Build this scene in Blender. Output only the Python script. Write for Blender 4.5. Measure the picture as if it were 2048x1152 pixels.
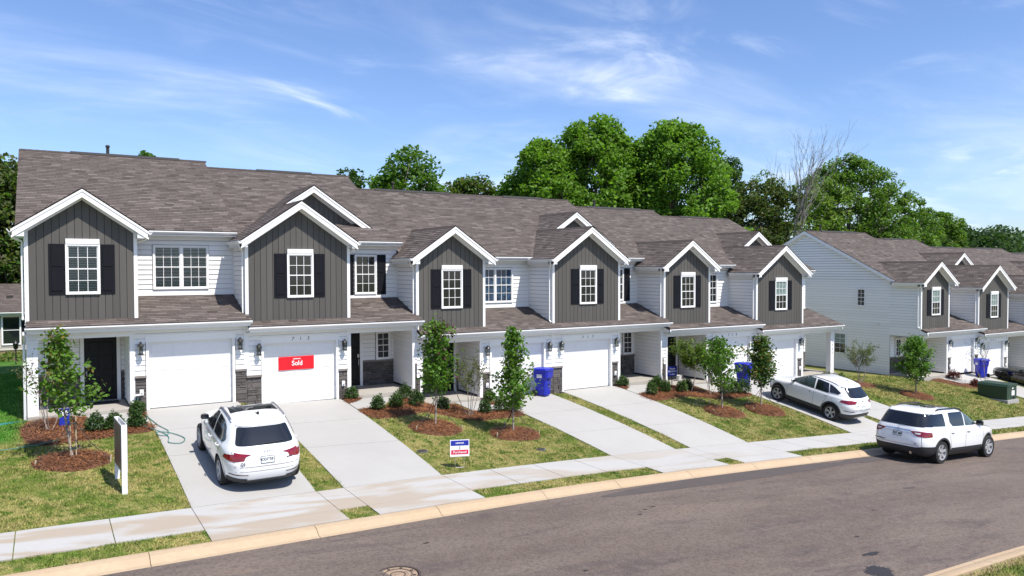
import bpy, bmesh, math, random
import numpy as np
from mathutils import Matrix, Vector
from mathutils.bvhtree import BVHTree

random.seed(7); RNG = np.random.default_rng(11)
for o in list(bpy.data.objects): bpy.data.objects.remove(o)
SC = bpy.context.scene
COL = SC.collection
R = math.radians

# ------------------------------------------------------------------ camera
CAM_F, CAM_YAW, CAM_PITCH, CAM_ROLL = 1528.7, R(31.441), R(1.476), R(-0.11)
CAM_POS = Vector((-2.754, -26.382, 4.424))
def cam_basis():
    f = Vector((math.sin(CAM_YAW)*math.cos(CAM_PITCH), math.cos(CAM_YAW)*math.cos(CAM_PITCH), -math.sin(CAM_PITCH)))
    r = Vector((math.cos(CAM_YAW), -math.sin(CAM_YAW), 0)); u = r.cross(f)
    c, s = math.cos(CAM_ROLL), math.sin(CAM_ROLL)
    return r*c + u*s, u*c - r*s, f
cd = bpy.data.cameras.new('camera'); cam = bpy.data.objects.new('camera', cd); COL.objects.link(cam)
r_, u_, f_ = cam_basis()
m = Matrix((r_, u_, -f_)).transposed().to_4x4(); m.translation = CAM_POS
cam.matrix_world = m
cd.sensor_fit = 'HORIZONTAL'; cd.sensor_width = 36.0; cd.lens = CAM_F/2048*36
cd.clip_start = .1; cd.clip_end = 3000
SC.camera = cam

# ------------------------------------------------------------------ sun, sky, exposure
SUN = Vector((.32, -1, 1.65)).normalized()
ELEV = math.asin(SUN.z); AZ = math.atan2(SUN.x, SUN.y)      # azimuth measured from +y towards +x
sl = bpy.data.lights.new('sun', 'SUN'); sl.energy = 4.6; sl.angle = R(.53); sl.color = (1, .945, .86)
so = bpy.data.objects.new('sun', sl); COL.objects.link(so)
so.rotation_euler = (-SUN).to_track_quat('-Z', 'Y').to_euler(); so.location = (0, 0, 60)
W = bpy.data.worlds.new('World'); SC.world = W; W.use_nodes = True
nt = W.node_tree; nt.nodes.clear()
def wn(t, **k):
    n = nt.nodes.new(t)
    for a, b in k.items(): setattr(n, a, b)
    return n
sky = wn('ShaderNodeTexSky', sky_type='NISHITA', sun_disc=False, sun_elevation=ELEV, sun_rotation=AZ, altitude=200, air_density=1.0, dust_density=0.6, ozone_density=2.2)
tc = wn('ShaderNodeTexCoord'); sep = wn('ShaderNodeSeparateXYZ')
nt.links.new(tc.outputs['Generated'], sep.inputs[0])
mz = wn('ShaderNodeMath', operation='MAXIMUM'); nt.links.new(sep.outputs[2], mz.inputs[0]); mz.inputs[1].default_value = 0.0
mz2 = wn('ShaderNodeMath', operation='ADD'); nt.links.new(mz.outputs[0], mz2.inputs[0]); mz2.inputs[1].default_value = .14
dv = wn('ShaderNodeVectorMath', operation='DIVIDE'); cb = wn('ShaderNodeCombineXYZ')
for i in range(3): nt.links.new(mz2.outputs[0], cb.inputs[i])
nt.links.new(tc.outputs['Generated'], dv.inputs[0]); nt.links.new(cb.outputs[0], dv.inputs[1])
def cloud(loc, rot, scale, nscale, detail, dist, lo, hi):
    mp = wn('ShaderNodeMapping'); mp.inputs['Location'].default_value = loc; mp.inputs['Rotation'].default_value = (0, 0, rot); mp.inputs['Scale'].default_value = scale
    nt.links.new(dv.outputs[0], mp.inputs[0])
    nz = wn('ShaderNodeTexNoise'); nz.inputs['Scale'].default_value = nscale; nz.inputs['Detail'].default_value = detail; nz.inputs['Roughness'].default_value = .58; nz.inputs['Distortion'].default_value = dist
    nt.links.new(mp.outputs[0], nz.inputs['Vector'])
    mr = wn('ShaderNodeMapRange', interpolation_type='SMOOTHSTEP'); mr.inputs[1].default_value = lo; mr.inputs[2].default_value = hi
    nt.links.new(nz.outputs[0], mr.inputs[0]); return mr.outputs[0]
c1 = cloud((5.3, .9, 0), R(-34), (.85, 1.25, 1), 2.1, 10, .9, .47, .84)     # cirrus wisps
c2 = cloud((8.4, 2.2, 0), R(-30), (.45, 1.0, 1), 1.3, 8, .6, .44, .84)           # thin veil
c3 = cloud((1.3, 5.0, 0), R(-20), (1, 1, 1), 1.1, 2, .2, .36, .66)            # where the wisps gather
m1 = wn('ShaderNodeMath', operation='MULTIPLY'); nt.links.new(c1, m1.inputs[0]); nt.links.new(c3, m1.inputs[1])
m1b = wn('ShaderNodeMath', operation='MULTIPLY'); nt.links.new(m1.outputs[0], m1b.inputs[0]); m1b.inputs[1].default_value = .58
m2 = wn('ShaderNodeMath', operation='MULTIPLY_ADD'); nt.links.new(c2, m2.inputs[0]); m2.inputs[1].default_value = .36; nt.links.new(m1b.outputs[0], m2.inputs[2])
m3 = wn('ShaderNodeMath', operation='MINIMUM'); nt.links.new(m2.outputs[0], m3.inputs[0]); m3.inputs[1].default_value = .85
tint = wn('ShaderNodeMix', data_type='RGBA', blend_type='MULTIPLY'); tint.inputs[0].default_value = 1
nt.links.new(sky.outputs[0], tint.inputs[6]); tint.inputs[7].default_value = (.75, .83, 1.02, 1)
mixc = wn('ShaderNodeMix', data_type='RGBA'); nt.links.new(m3.outputs[0], mixc.inputs[0]); nt.links.new(tint.outputs[2], mixc.inputs[6]); mixc.inputs[7].default_value = (7.6, 7.9, 8.6, 1)
bg = wn('ShaderNodeBackground'); bg.inputs[1].default_value = .122
nt.links.new(mixc.outputs[2], bg.inputs[0])
wo = wn('ShaderNodeOutputWorld'); nt.links.new(bg.outputs[0], wo.inputs[0])
SC.view_settings.view_transform = 'Standard'; SC.view_settings.look = 'None'
SC.view_settings.exposure = 0.57; SC.view_settings.gamma = 1.0

# ------------------------------------------------------------------ materials
MATS = {}
def mat(name, col, rough=.6, var=0.0, noise=None, bump=None, spec=.5, metal=0, coat=0, tone=None, sheen=0, trans=None, stretch=None):
    """Principled material: base colour, per-piece variation, noise mottling [(scale, amount, colour2)], fine bump (scale, strength)."""
    mt = bpy.data.materials.new(name); mt.use_nodes = True; t = mt.node_tree; t.nodes.clear()
    L = t.links.new
    p = t.nodes.new('ShaderNodeBsdfPrincipled'); out = t.nodes.new('ShaderNodeOutputMaterial')
    p.inputs['Roughness'].default_value = rough; p.inputs['Metallic'].default_value = metal
    p.inputs['Specular IOR Level'].default_value = spec; p.inputs['Coat Weight'].default_value = coat; p.inputs['Coat Roughness'].default_value = .03
    rgb = t.nodes.new('ShaderNodeRGB'); rgb.outputs[0].default_value = (*col, 1); cur = rgb.outputs[0]
    co = t.nodes.new('ShaderNodeTexCoord'); geo = t.nodes.new('ShaderNodeNewGeometry')
    pos = geo.outputs['Position']
    if stretch:
        mp = t.nodes.new('ShaderNodeMapping'); mp.inputs['Scale'].default_value = stretch; L(pos, mp.inputs[0]); pos = mp.outputs[0]
    for (sc, amt, c2) in (noise or []):
        nz = t.nodes.new('ShaderNodeTexNoise'); nz.inputs['Scale'].default_value = sc; nz.inputs['Detail'].default_value = 6; nz.inputs['Roughness'].default_value = .62
        L(pos, nz.inputs['Vector'])
        mr = t.nodes.new('ShaderNodeMapRange'); mr.interpolation_type = 'SMOOTHSTEP'; mr.inputs[1].default_value = .38; mr.inputs[2].default_value = .68; mr.inputs[4].default_value = amt
        L(nz.outputs[0], mr.inputs[0])
        mx = t.nodes.new('ShaderNodeMix'); mx.data_type = 'RGBA'; L(mr.outputs[0], mx.inputs[0]); L(cur, mx.inputs[6]); mx.inputs[7].default_value = (*c2, 1); cur = mx.outputs[2]
    if tone:
        at = t.nodes.new('ShaderNodeAttribute'); at.attribute_name = 'tone'
        rp = t.nodes.new('ShaderNodeValToRGB'); el = rp.color_ramp.elements
        el[0].position, el[0].color = tone[0][0], (*tone[0][1], 1); el[1].position, el[1].color = tone[-1][0], (*tone[-1][1], 1)
        for q in tone[1:-1]:
            e = el.new(q[0]); e.color = (*q[1], 1)
        L(at.outputs['Fac'], rp.inputs[0])
        mx = t.nodes.new('ShaderNodeMix'); mx.data_type = 'RGBA'; mx.blend_type = 'MULTIPLY'; mx.inputs[0].default_value = 1; L(cur, mx.inputs[6]); L(rp.outputs[0], mx.inputs[7]); cur = mx.outputs[2]
    if var:
        oi = t.nodes.new('ShaderNodeObjectInfo'); ad = t.nodes.new('ShaderNodeMath'); ad.operation = 'ADD'
        L(geo.outputs['Random Per Island'], ad.inputs[0]); L(oi.outputs['Random'], ad.inputs[1])
        fr = t.nodes.new('ShaderNodeMath'); fr.operation = 'FRACT'; L(ad.outputs[0], fr.inputs[0])
        mr = t.nodes.new('ShaderNodeMapRange'); mr.inputs[3].default_value = 1-var; mr.inputs[4].default_value = 1+var; L(fr.outputs[0], mr.inputs[0])
        hs = t.nodes.new('ShaderNodeHueSaturation'); L(mr.outputs[0], hs.inputs['Value']); L(cur, hs.inputs['Color']); cur = hs.outputs[0]
    L(cur, p.inputs['Base Color'])
    if bump:
        nb = t.nodes.new('ShaderNodeTexNoise'); nb.inputs['Scale'].default_value = bump[0]; nb.inputs['Detail'].default_value = 5; L(pos, nb.inputs['Vector'])
        b = t.nodes.new('ShaderNodeBump'); b.inputs['Strength'].default_value = bump[1]; b.inputs['Distance'].default_value = .02
        L(nb.outputs[0], b.inputs['Height']); L(b.outputs[0], p.inputs['Normal'])
    sh = p.outputs[0]
    if trans:
        tr = t.nodes.new('ShaderNodeBsdfTranslucent')
        mxc = t.nodes.new('ShaderNodeMix'); mxc.data_type = 'RGBA'; mxc.blend_type = 'MULTIPLY'; mxc.inputs[0].default_value = 1; L(cur, mxc.inputs[6]); mxc.inputs[7].default_value = (1.5, 1.6, .7, 1)
        L(mxc.outputs[2], tr.inputs[0])
        ms = t.nodes.new('ShaderNodeMixShader'); ms.inputs[0].default_value = trans; L(p.outputs[0], ms.inputs[1]); L(tr.outputs[0], ms.inputs[2]); sh = ms.outputs[0]
    L(sh, out.inputs[0]); MATS[name] = mt; return mt
def clear_glass(name, tint=(.75, .82, .8)):
    mt = bpy.data.materials.new(name); mt.use_nodes = True; t = mt.node_tree; t.nodes.clear(); L = t.links.new
    a = t.nodes.new('ShaderNodeBsdfTransparent'); a.inputs[0].default_value = (*tint, 1)
    g = t.nodes.new('ShaderNodeBsdfGlossy'); g.inputs['Roughness'].default_value = .02
    fr = t.nodes.new('ShaderNodeFresnel'); fr.inputs[0].default_value = 1.6
    ms = t.nodes.new('ShaderNodeMixShader'); L(fr.outputs[0], ms.inputs[0]); L(a.outputs[0], ms.inputs[1]); L(g.outputs[0], ms.inputs[2])
    o = t.nodes.new('ShaderNodeOutputMaterial'); L(ms.outputs[0], o.inputs[0]); MATS[name] = mt

mat('siding', (.82, .81, .785), .5, var=.03, noise=[(1.3, .25, (.77, .76, .735))])
mat('lap_shade_wall', (.34, .335, .33), .8)  # grey wall seen in the course gaps, painted shade under the siding laps
mat('siding_tan', (.46, .42, .36), .6, var=.03)
mat('trim', (.80, .795, .785), .42, noise=[(2.0, .18, (.75, .745, .735))])
mat('soffit', (.80, .80, .80), .5)
mat('door_white', (.76, .755, .745), .4, noise=[(1.1, .2, (.70, .70, .69))])
mat('board', (.080, .074, .066), .6, var=.10, noise=[(3.0, .35, (.075, .07, .064))], bump=(60, .15))
mat('board_gap', (.03, .028, .025), .8)
mat('shutter', (.006, .0065, .010), .6, spec=.18, noise=[(9, .3, (.010, .0105, .014))])
mat('front_door', (.006, .007, .007), .45, spec=.25)
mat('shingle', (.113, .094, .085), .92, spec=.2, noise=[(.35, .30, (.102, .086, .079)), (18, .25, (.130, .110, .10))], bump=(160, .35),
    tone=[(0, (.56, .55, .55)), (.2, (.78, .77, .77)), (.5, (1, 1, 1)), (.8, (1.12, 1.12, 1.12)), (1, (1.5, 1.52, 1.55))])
mat('roof_deck', (.035, .028, .026), .9)
mat('roof_vent', (.030, .027, .026), .8)
mat('stone', (.105, .092, .086), .85, var=.38, noise=[(14, .6, (.15, .135, .125)), (5, .4, (.075, .064, .06))], bump=(45, .9))
mat('mortar', (.16, .145, .135), .95, bump=(90, .5))
mat('stone_cap', (.22, .19, .175), .85, var=.1, noise=[(12, .5, (.16, .14, .13))], bump=(60, .5))
mat('black_metal', (.012, .012, .013), .4)
mat('metal', (.55, .55, .56), .28, metal=1)
clear_glass('lamp_glass', (.85, .88, .88))
mat('pane', (.012, .014, .016), .04, spec=.7)
mat('pane_blue', (.035, .075, .14), .08, spec=.6, noise=[(6, .9, (.010, .014, .022))])
mat('pane_curtain', (.20, .27, .26), .12, spec=.6, noise=[(7, .8, (.08, .12, .12))])
mat('blind', (.52, .55, .56), .6)
clear_glass('glass')
mat('interior', (.012, .012, .013), .9)
mat('concrete', (.362, .355, .340), .85, noise=[(.45, .55, (.315, .306, .290)), (2.5, .3, (.345, .333, .312)), (11, .3, (.335, .328, .315))], bump=(90, .12))
mat('concrete_porch', (.36, .335, .30), .85, noise=[(1.2, .5, (.30, .28, .24)), (14, .3, (.33, .31, .28))], bump=(90, .12))
mat('kerb', (.41, .30, .19), .85, noise=[(.7, .5, (.44, .35, .24)), (9, .35, (.33, .24, .15)), (2.2, .4, (.36, .27, .18))], bump=(80, .15))
mat('plate_white', (.75, .75, .75), .35)
mat('red', (.72, .006, .016), .4)
mat('sign_blue', (.008, .022, .30), .4)
mat('sign_pink', (.60, .004, .055), .4)
mat('ink', (.012, .012, .012), .5)
mat('bin_blue', (.004, .014, .36), .38, noise=[(3, .3, (.004, .012, .26))])
mat('rubber', (.012, .012, .012), .8)
mat('utility_green', (.018, .045, .026), .45, noise=[(2, .4, (.026, .055, .032))])
mat('hose', (.02, .17, .15), .5)
mat('bark', (.20, .16, .13), .9, noise=[(11, .7, (.10, .08, .065))], bump=(40, .8))
mat('bark_pale', (.34, .29, .25), .9, noise=[(13, .7, (.18, .15, .125))], bump=(40, .6))
mat('bark_grey', (.20, .185, .17), .9, noise=[(9, .6, (.12, .11, .10))])
mat('stake', (.42, .33, .22), .8)
mat('strap', (.012, .013, .012), .7)
mat('brick', (.26, .155, .10), .9, var=.25)
mat('pot', (.6, .6, .58), .6)

# ------------------------------------------------------------------ mesh helpers
class MB:
    def __init__(s, off=(0, 0, 0)): s.v = []; s.f = []; s.o = off
    def pts(s, P):
        b = len(s.v); ox, oy, oz = s.o
        s.v.extend((p[0]+ox, p[1]+oy, p[2]+oz) for p in P); return b
    def box(s, x0, x1, y0, y1, z0, z1):
        return s.hexa([(x0, y0, z0), (x1, y0, z0), (x1, y1, z0), (x0, y1, z0), (x0, y0, z1), (x1, y0, z1), (x1, y1, z1), (x0, y1, z1)])
    def hexa(s, P):
        b = s.pts(P)
        s.f += [(b, b+3, b+2, b+1), (b+4, b+5, b+6, b+7), (b, b+1, b+5, b+4), (b+1, b+2, b+6, b+5), (b+2, b+3, b+7, b+6), (b+3, b, b+4, b+7)]; return s
    def face(s, P):
        b = s.pts(P); s.f.append(tuple(range(b, b+len(P)))); return s
    def prism(s, P, d):
        """closed prism: polygon P (3d) extruded by vector d"""
        n = len(P); b = s.pts(P); s.pts([(p[0]+d[0], p[1]+d[1], p[2]+d[2]) for p in P])
        s.f.append(tuple(range(b+n-1, b-1, -1))); s.f.append(tuple(range(b+n, b+2*n)))
        for i in range(n): j = (i+1) % n; s.f.append((b+i, b+j, b+n+j, b+n+i))
        return s
    def frustum(s, x0, x1, y0, y1, z0, z1, ins):
        """raised field facing -y: base rect at y0, smaller face at y1 (y1<y0)"""
        b = s.pts([(x0, y0, z0), (x1, y0, z0), (x1, y0, z1), (x0, y0, z1), (x0+ins, y1, z0+ins), (x1-ins, y1, z0+ins), (x1-ins, y1, z1-ins), (x0+ins, y1, z1-ins)])
        s.f += [(b+4, b+5, b+6, b+7), (b, b+1, b+5, b+4), (b+1, b+2, b+6, b+5), (b+2, b+3, b+7, b+6), (b+3, b, b+4, b+7)]; return s
    def tube(s, path, rad, n=8, cap=True):
        path = [Vector(p) for p in path]; m = len(path)
        rr = rad if isinstance(rad, (list, tuple)) else [rad]*m
        b = len(s.v); prev = None
        for i, p in enumerate(path):
            d = (path[min(i+1, m-1)]-path[max(i-1, 0)])
            d = d.normalized() if d.length > 1e-9 else Vector((0, 0, 1))
            if prev is None: a = d.orthogonal().normalized()
            else: a = (prev - d*prev.dot(d)); a = a.normalized() if a.length > 1e-6 else d.orthogonal().normalized()
            prev = a; e = d.cross(a)
            s.pts([tuple(p + (a*math.cos(2*math.pi*k/n)+e*math.sin(2*math.pi*k/n))*rr[i]) for k in range(n)])
        for i in range(m-1):
            for k in range(n):
                k2 = (k+1) % n; s.f.append((b+i*n+k, b+i*n+k2, b+(i+1)*n+k2, b+(i+1)*n+k))
        if cap:
            s.f.append(tuple(b+k for k in range(n-1, -1, -1))); s.f.append(tuple(b+(m-1)*n+k for k in range(n)))
        return s
    def lathe(s, prof, c, axis='z', n=24, close=True):
        """prof: list of (r, h); revolved about axis through c"""
        b = len(s.v)
        for (r, h) in prof:
            for k in range(n):
                a = 2*math.pi*k/n; x, y = r*math.cos(a), r*math.sin(a)
                q = {'z': (x, y, h), 'x': (h, x, y), 'y': (x, h, y)}[axis]
                s.pts([(c[0]+q[0], c[1]+q[1], c[2]+q[2])])
        for i in range(len(prof)-1):
            for k in range(n):
                k2 = (k+1) % n; s.f.append((b+i*n+k, b+i*n+k2, b+(i+1)*n+k2, b+(i+1)*n+k))
        if close:
            s.f.append(tuple(b+k for k in range(n-1, -1, -1))); m = len(prof)-1; s.f.append(tuple(b+m*n+k for k in range(n)))
        return s
    def build(s, name, mt, parent=None, smooth=False, angle=None, bevel=None):
        me = bpy.data.meshes.new(name); me.from_pydata(s.v, [], s.f)
        return link(name, me, mt, parent, smooth, angle, bevel)
def fix_normals(me):
    bm = bmesh.new(); bm.from_mesh(me); bmesh.ops.recalc_face_normals(bm, faces=bm.faces); bm.to_mesh(me); bm.free()
def link(name, me, mt, parent=None, smooth=False, angle=None, bevel=None):
    ob = bpy.data.objects.new(name, me); COL.objects.link(ob)
    if mt is not None and not me.materials: me.materials.append(MATS[mt] if isinstance(mt, str) else mt)
    if smooth or bevel: fix_normals(me)
    if smooth: me.polygons.foreach_set('use_smooth', [True]*len(me.polygons))
    if smooth and angle: me.set_sharp_from_angle(angle=R(angle))
    if bevel:
        b = ob.modifiers.new('bevel', 'BEVEL'); b.width = bevel; b.segments = 2; b.limit_method = 'ANGLE'; b.angle_limit = R(35)
    if parent is not None: adopt(ob, parent)
    return ob
def wmat(p):
    M_ = Matrix.LocRotScale(p.location, p.rotation_euler, p.scale)
    return wmat(p.parent) @ p.matrix_parent_inverse @ M_ if p.parent else M_
def adopt(ob, parent):
    ob.parent = parent; ob.matrix_parent_inverse = wmat(parent).inverted()
def thing(name, label, cat, loc=(0, 0, 0), group=None):
    e = bpy.data.objects.new(name, None); COL.objects.link(e); e.location = loc; e.empty_display_size = .2
    return tag(e, label, cat, group)
def tag(o, label, cat=None, group=None, kind=None):
    if label: o['label'] = label
    if cat: o['category'] = cat
    if group: o['group'] = group
    if kind: o['kind'] = kind
    return o
def struct(o): o['kind'] = 'structure'; return o
def copy_tree(o, parent=None):
    c = o.copy(); COL.objects.link(c)
    if parent is not None: c.parent = parent
    for ch in list(o.children): copy_tree(ch, c)
    return c
def fast(name, V, k, mt, tone=None, parent=None, smooth=False):
    """mesh of separate k-gons from an (n*k,3) array"""
    V = np.ascontiguousarray(V, dtype=np.float32).reshape(-1, 3); n = len(V)//k
    me = bpy.data.meshes.new(name); me.vertices.add(n*k); me.vertices.foreach_set('co', V.ravel())
    me.loops.add(n*k); me.loops.foreach_set('vertex_index', np.arange(n*k, dtype=np.int32))
    me.polygons.add(n); me.polygons.foreach_set('loop_start', np.arange(0, n*k, k, dtype=np.int32)); me.polygons.foreach_set('loop_total', np.full(n, k, dtype=np.int32))
    if tone is not None:
        a = me.attributes.new('tone', 'FLOAT', 'FACE'); a.data.foreach_set('value', np.asarray(tone, dtype=np.float32))
    me.update(calc_edges=True)
    return link(name, me, mt, parent, smooth)
def text(name, s, size, loc, mt, parent, rot=(R(90), 0, 0), shear=0, spacing=1, ext=.002, bold=0, line=1, xscale=1):
    cu = bpy.data.curves.new(name, 'FONT'); cu.body = s; cu.size = size; cu.align_x = 'CENTER'; cu.align_y = 'CENTER'; cu.shear = shear
    cu.space_character = spacing; cu.space_line = line; cu.extrude = ext; cu.offset = bold; cu.resolution_u = 3
    to = bpy.data.objects.new(name+'_tmp', cu); COL.objects.link(to)
    bpy.context.view_layer.update()
    me = bpy.data.meshes.new_from_object(to.evaluated_get(bpy.context.evaluated_depsgraph_get()))
    bpy.data.objects.remove(to); bpy.data.curves.remove(cu)
    Mx = Matrix.LocRotScale(Vector(loc), Matrix.Identity(3).to_euler() if rot is None else None, None) if False else Matrix.Translation(loc)
    if isinstance(rot, Matrix): Mx = Mx @ rot.to_4x4()
    else:
        from mathutils import Euler
        Mx = Mx @ Euler(rot).to_matrix().to_4x4()
    Mx = Mx @ Matrix.Diagonal((xscale, 1, 1, 1))
    me.transform(Mx); me.materials.clear()
    return link(name, me, mt, parent)
# ------------------------------------------------------------------ terrain model
ZHX = [-60, -8, -.3, 2.7, 3.4, 6.3, 8.3, 9.6, 12.0, 18.7, 20.8, 22.0, 24.4, 27.4, 28.0, 31.2, 40, 46.5, 48, 53, 60, 70, 120]
ZHZ = [.3, .05, 0, 0, -.2, -.234, -.30, -.74, -.783, -.783, -.85, -1.07, -1.104, -1.13, -1.38, -1.412, -2.0, -2.07, -2.4, -2.5, -3.0, -3.5, -4.5]
YKX = [-60, -40, -20, -10, -3.4, 0, 3, 6, 9, 12, 15, 19, 24, 31, 40, 60, 120]
YKY = [-34, -23.5, -15.6, -12.85, -11.7, -11.3, -10.93, -10.55, -10.28, -10.1, -10.0, -9.95, -9.9, -9.77, -9.6, -9.3, -8.5]
_xs = np.linspace(-60, 120, 1801); _k = np.exp(-.5*(np.arange(-40, 41)/14.)**2); _k /= _k.sum()
_yk = np.convolve(np.pad(np.interp(_xs, YKX, YKY), 40, mode='edge'), _k, 'valid')
def yk(x): return np.interp(x, _xs, _yk)                      # back of the kerb
def zs(x): x = np.asarray(x, float); return np.where(x < 45, -.7-.06*x, -3.4-.03*(x-45))
def zh(x): return np.interp(x, ZHX, ZHZ)
SWB, SWF, KW, RW = 2.35, .72, .47, 7.5                        # sidewalk back / front, kerb width, road width
def ground(x, y):
    x = np.asarray(x, float); y = np.asarray(y, float); b = yk(x)+SWB
    t = np.clip((y-b)/(-.35-b), 0, 1); t = t*(1+.35*(1-t))
    z = zs(x)+(zh(x)-zs(x))*t
    return z - np.clip((y-14)/14, 0, 1)*1.0
def gz(x, y): return float(ground(x, y))
DRIVES = [(-.15, 2.66), (3.36, 6.17), (12.25, 15.06), (15.74, 18.57), (24.65, 27.46), (28.14, 30.97), (43.5, 46.3), (47.2, 49.95), (56.0, 58.7), (59.7, 62.4)]

def sheet(xs, ys, zf):
    X, Y = np.meshgrid(xs, ys); Z = zf(X, Y); n, mm = X.shape
    V = np.stack([X, Y, Z], -1).reshape(-1, 3)
    i = np.arange((n-1)*(mm-1)); r0 = i//(mm-1); c0 = i % (mm-1); a = r0*mm+c0
    F = np.stack([a, a+1, a+mm+1, a+mm], 1)
    me = bpy.data.meshes.new('sheet'); me.from_pydata(V.tolist(), [], F.tolist()); return me
# grass ground with straw-coloured and green patches
def grass_material(name, bright):
    mt = bpy.data.materials.new(name); mt.use_nodes = True; t = mt.node_tree; L = t.links.new; p = t.nodes['Principled BSDF']
    p.inputs['Roughness'].default_value = .85; p.inputs['Specular IOR Level'].default_value = .15
    geo = t.nodes.new('ShaderNodeNewGeometry')
    def nz(sc, det, lo, hi, mp=None):
        n = t.nodes.new('ShaderNodeTexNoise'); n.inputs['Scale'].default_value = sc; n.inputs['Detail'].default_value = det; n.inputs['Roughness'].default_value = .6
        if mp:
            m_ = t.nodes.new('ShaderNodeMapping'); m_.inputs['Scale'].default_value = mp; L(geo.outputs['Position'], m_.inputs[0]); L(m_.outputs[0], n.inputs['Vector'])
        else: L(geo.outputs['Position'], n.inputs['Vector'])
        r = t.nodes.new('ShaderNodeMapRange'); r.interpolation_type = 'SMOOTHSTEP'; r.inputs[1].default_value = lo; r.inputs[2].default_value = hi; L(n.outputs[0], r.inputs[0]); return r.outputs[0]
    def mix(f, a, b):
        m_ = t.nodes.new('ShaderNodeMix'); m_.data_type = 'RGBA'
        if isinstance(f, float): m_.inputs[0].default_value = f
        else: L(f, m_.inputs[0])
        for s_, k in ((a, 6), (b, 7)):
            if isinstance(s_, tuple): m_.inputs[k].default_value = (*[q*bright for q in s_], 1)
            else: L(s_, m_.inputs[k])
        return m_.outputs[2]
    c = mix(nz(.55, 4, .36, .64), (.088, .122, .022), (.210, .188, .066))
    c = mix(nz(2.2, 6, .42, .68), c, (.215, .190, .075))
    c = mix(nz(4.2, 5, .50, .64), c, (.056, .095, .014))
    c = mix(nz(9, 4, .60, .74), c, (.17, .13, .065))
    # the darker, greener lawn beside the first house
    sp = t.nodes.new('ShaderNodeSeparateXYZ'); L(geo.outputs['Position'], sp.inputs[0])
    r1 = t.nodes.new('ShaderNodeMapRange'); r1.inputs[1].default_value = -3.6; r1.inputs[2].default_value = -3.2; r1.inputs[3].default_value = 1; r1.inputs[4].default_value = 0; L(sp.outputs[0], r1.inputs[0])
    r2 = t.nodes.new('ShaderNodeMapRange'); r2.inputs[1].default_value = -3.2; r2.inputs[2].default_value = -2.4; L(sp.outputs[1], r2.inputs[0])
    mu = t.nodes.new('ShaderNodeMath'); mu.operation = 'MULTIPLY'; L(r1.outputs[0], mu.inputs[0]); L(r2.outputs[0], mu.inputs[1])
    g2 = mix(nz(1.2, 4, .4, .65), (.035, .115, .012), (.075, .150, .025))
    c = mix(mu.outputs[0], c, g2)
    hs = t.nodes.new('ShaderNodeHueSaturation'); L(c, hs.inputs['Color'])
    rr = t.nodes.new('ShaderNodeMapRange'); rr.inputs[3].default_value = .62; rr.inputs[4].default_value = 1.42; L(geo.outputs['Random Per Island'], rr.inputs[0])
    if name == 'grass_blade': L(rr.outputs[0], hs.inputs['Value'])
    L(hs.outputs[0], p.inputs['Base Color']); MATS[name] = mt
grass_material('lawn', 1.05); grass_material('grass_blade', 1.65)
gxs = np.unique(np.concatenate([np.linspace(-900, -60, 12), np.arange(-60, -8, 2.5), np.arange(-8, 56, .4), np.arange(56, 122, 3), np.linspace(122, 1400, 14)]))
gys = np.unique(np.concatenate([np.linspace(-500, -44, 8), np.arange(-44, -22, 2), np.arange(-22, 2, .3), np.arange(2, 40, 2), np.linspace(40, 1500, 16)]))
def lawn_z(X, Y):
    z = ground(np.clip(X, -60, 120), Y); d = Y-yk(X)
    wob = .015*np.sin(X*1.7+Y*.9)*np.sin(Y*1.3-X*.6)*np.clip((d-2.6), 0, 1)*np.clip((-1.2-Y)/1.0, 0, 1)
    inb = ((Y > -.32) & (Y < 13.9) & (X > -3.2) & (X < 33.9)) | ((Y > -1.3) & (Y < 12.9) & (X > 40.55) & (X < 71.4))
    return z + wob - .012 - .45*inb - .40*((d < -.1) & (d > -(KW+RW+KW+.05)))
me = sheet(gxs, gys, lawn_z); lawn = struct(link('ground', me, 'lawn', smooth=True)); lawn['label'] = 'lawn and open ground under the houses'

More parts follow.
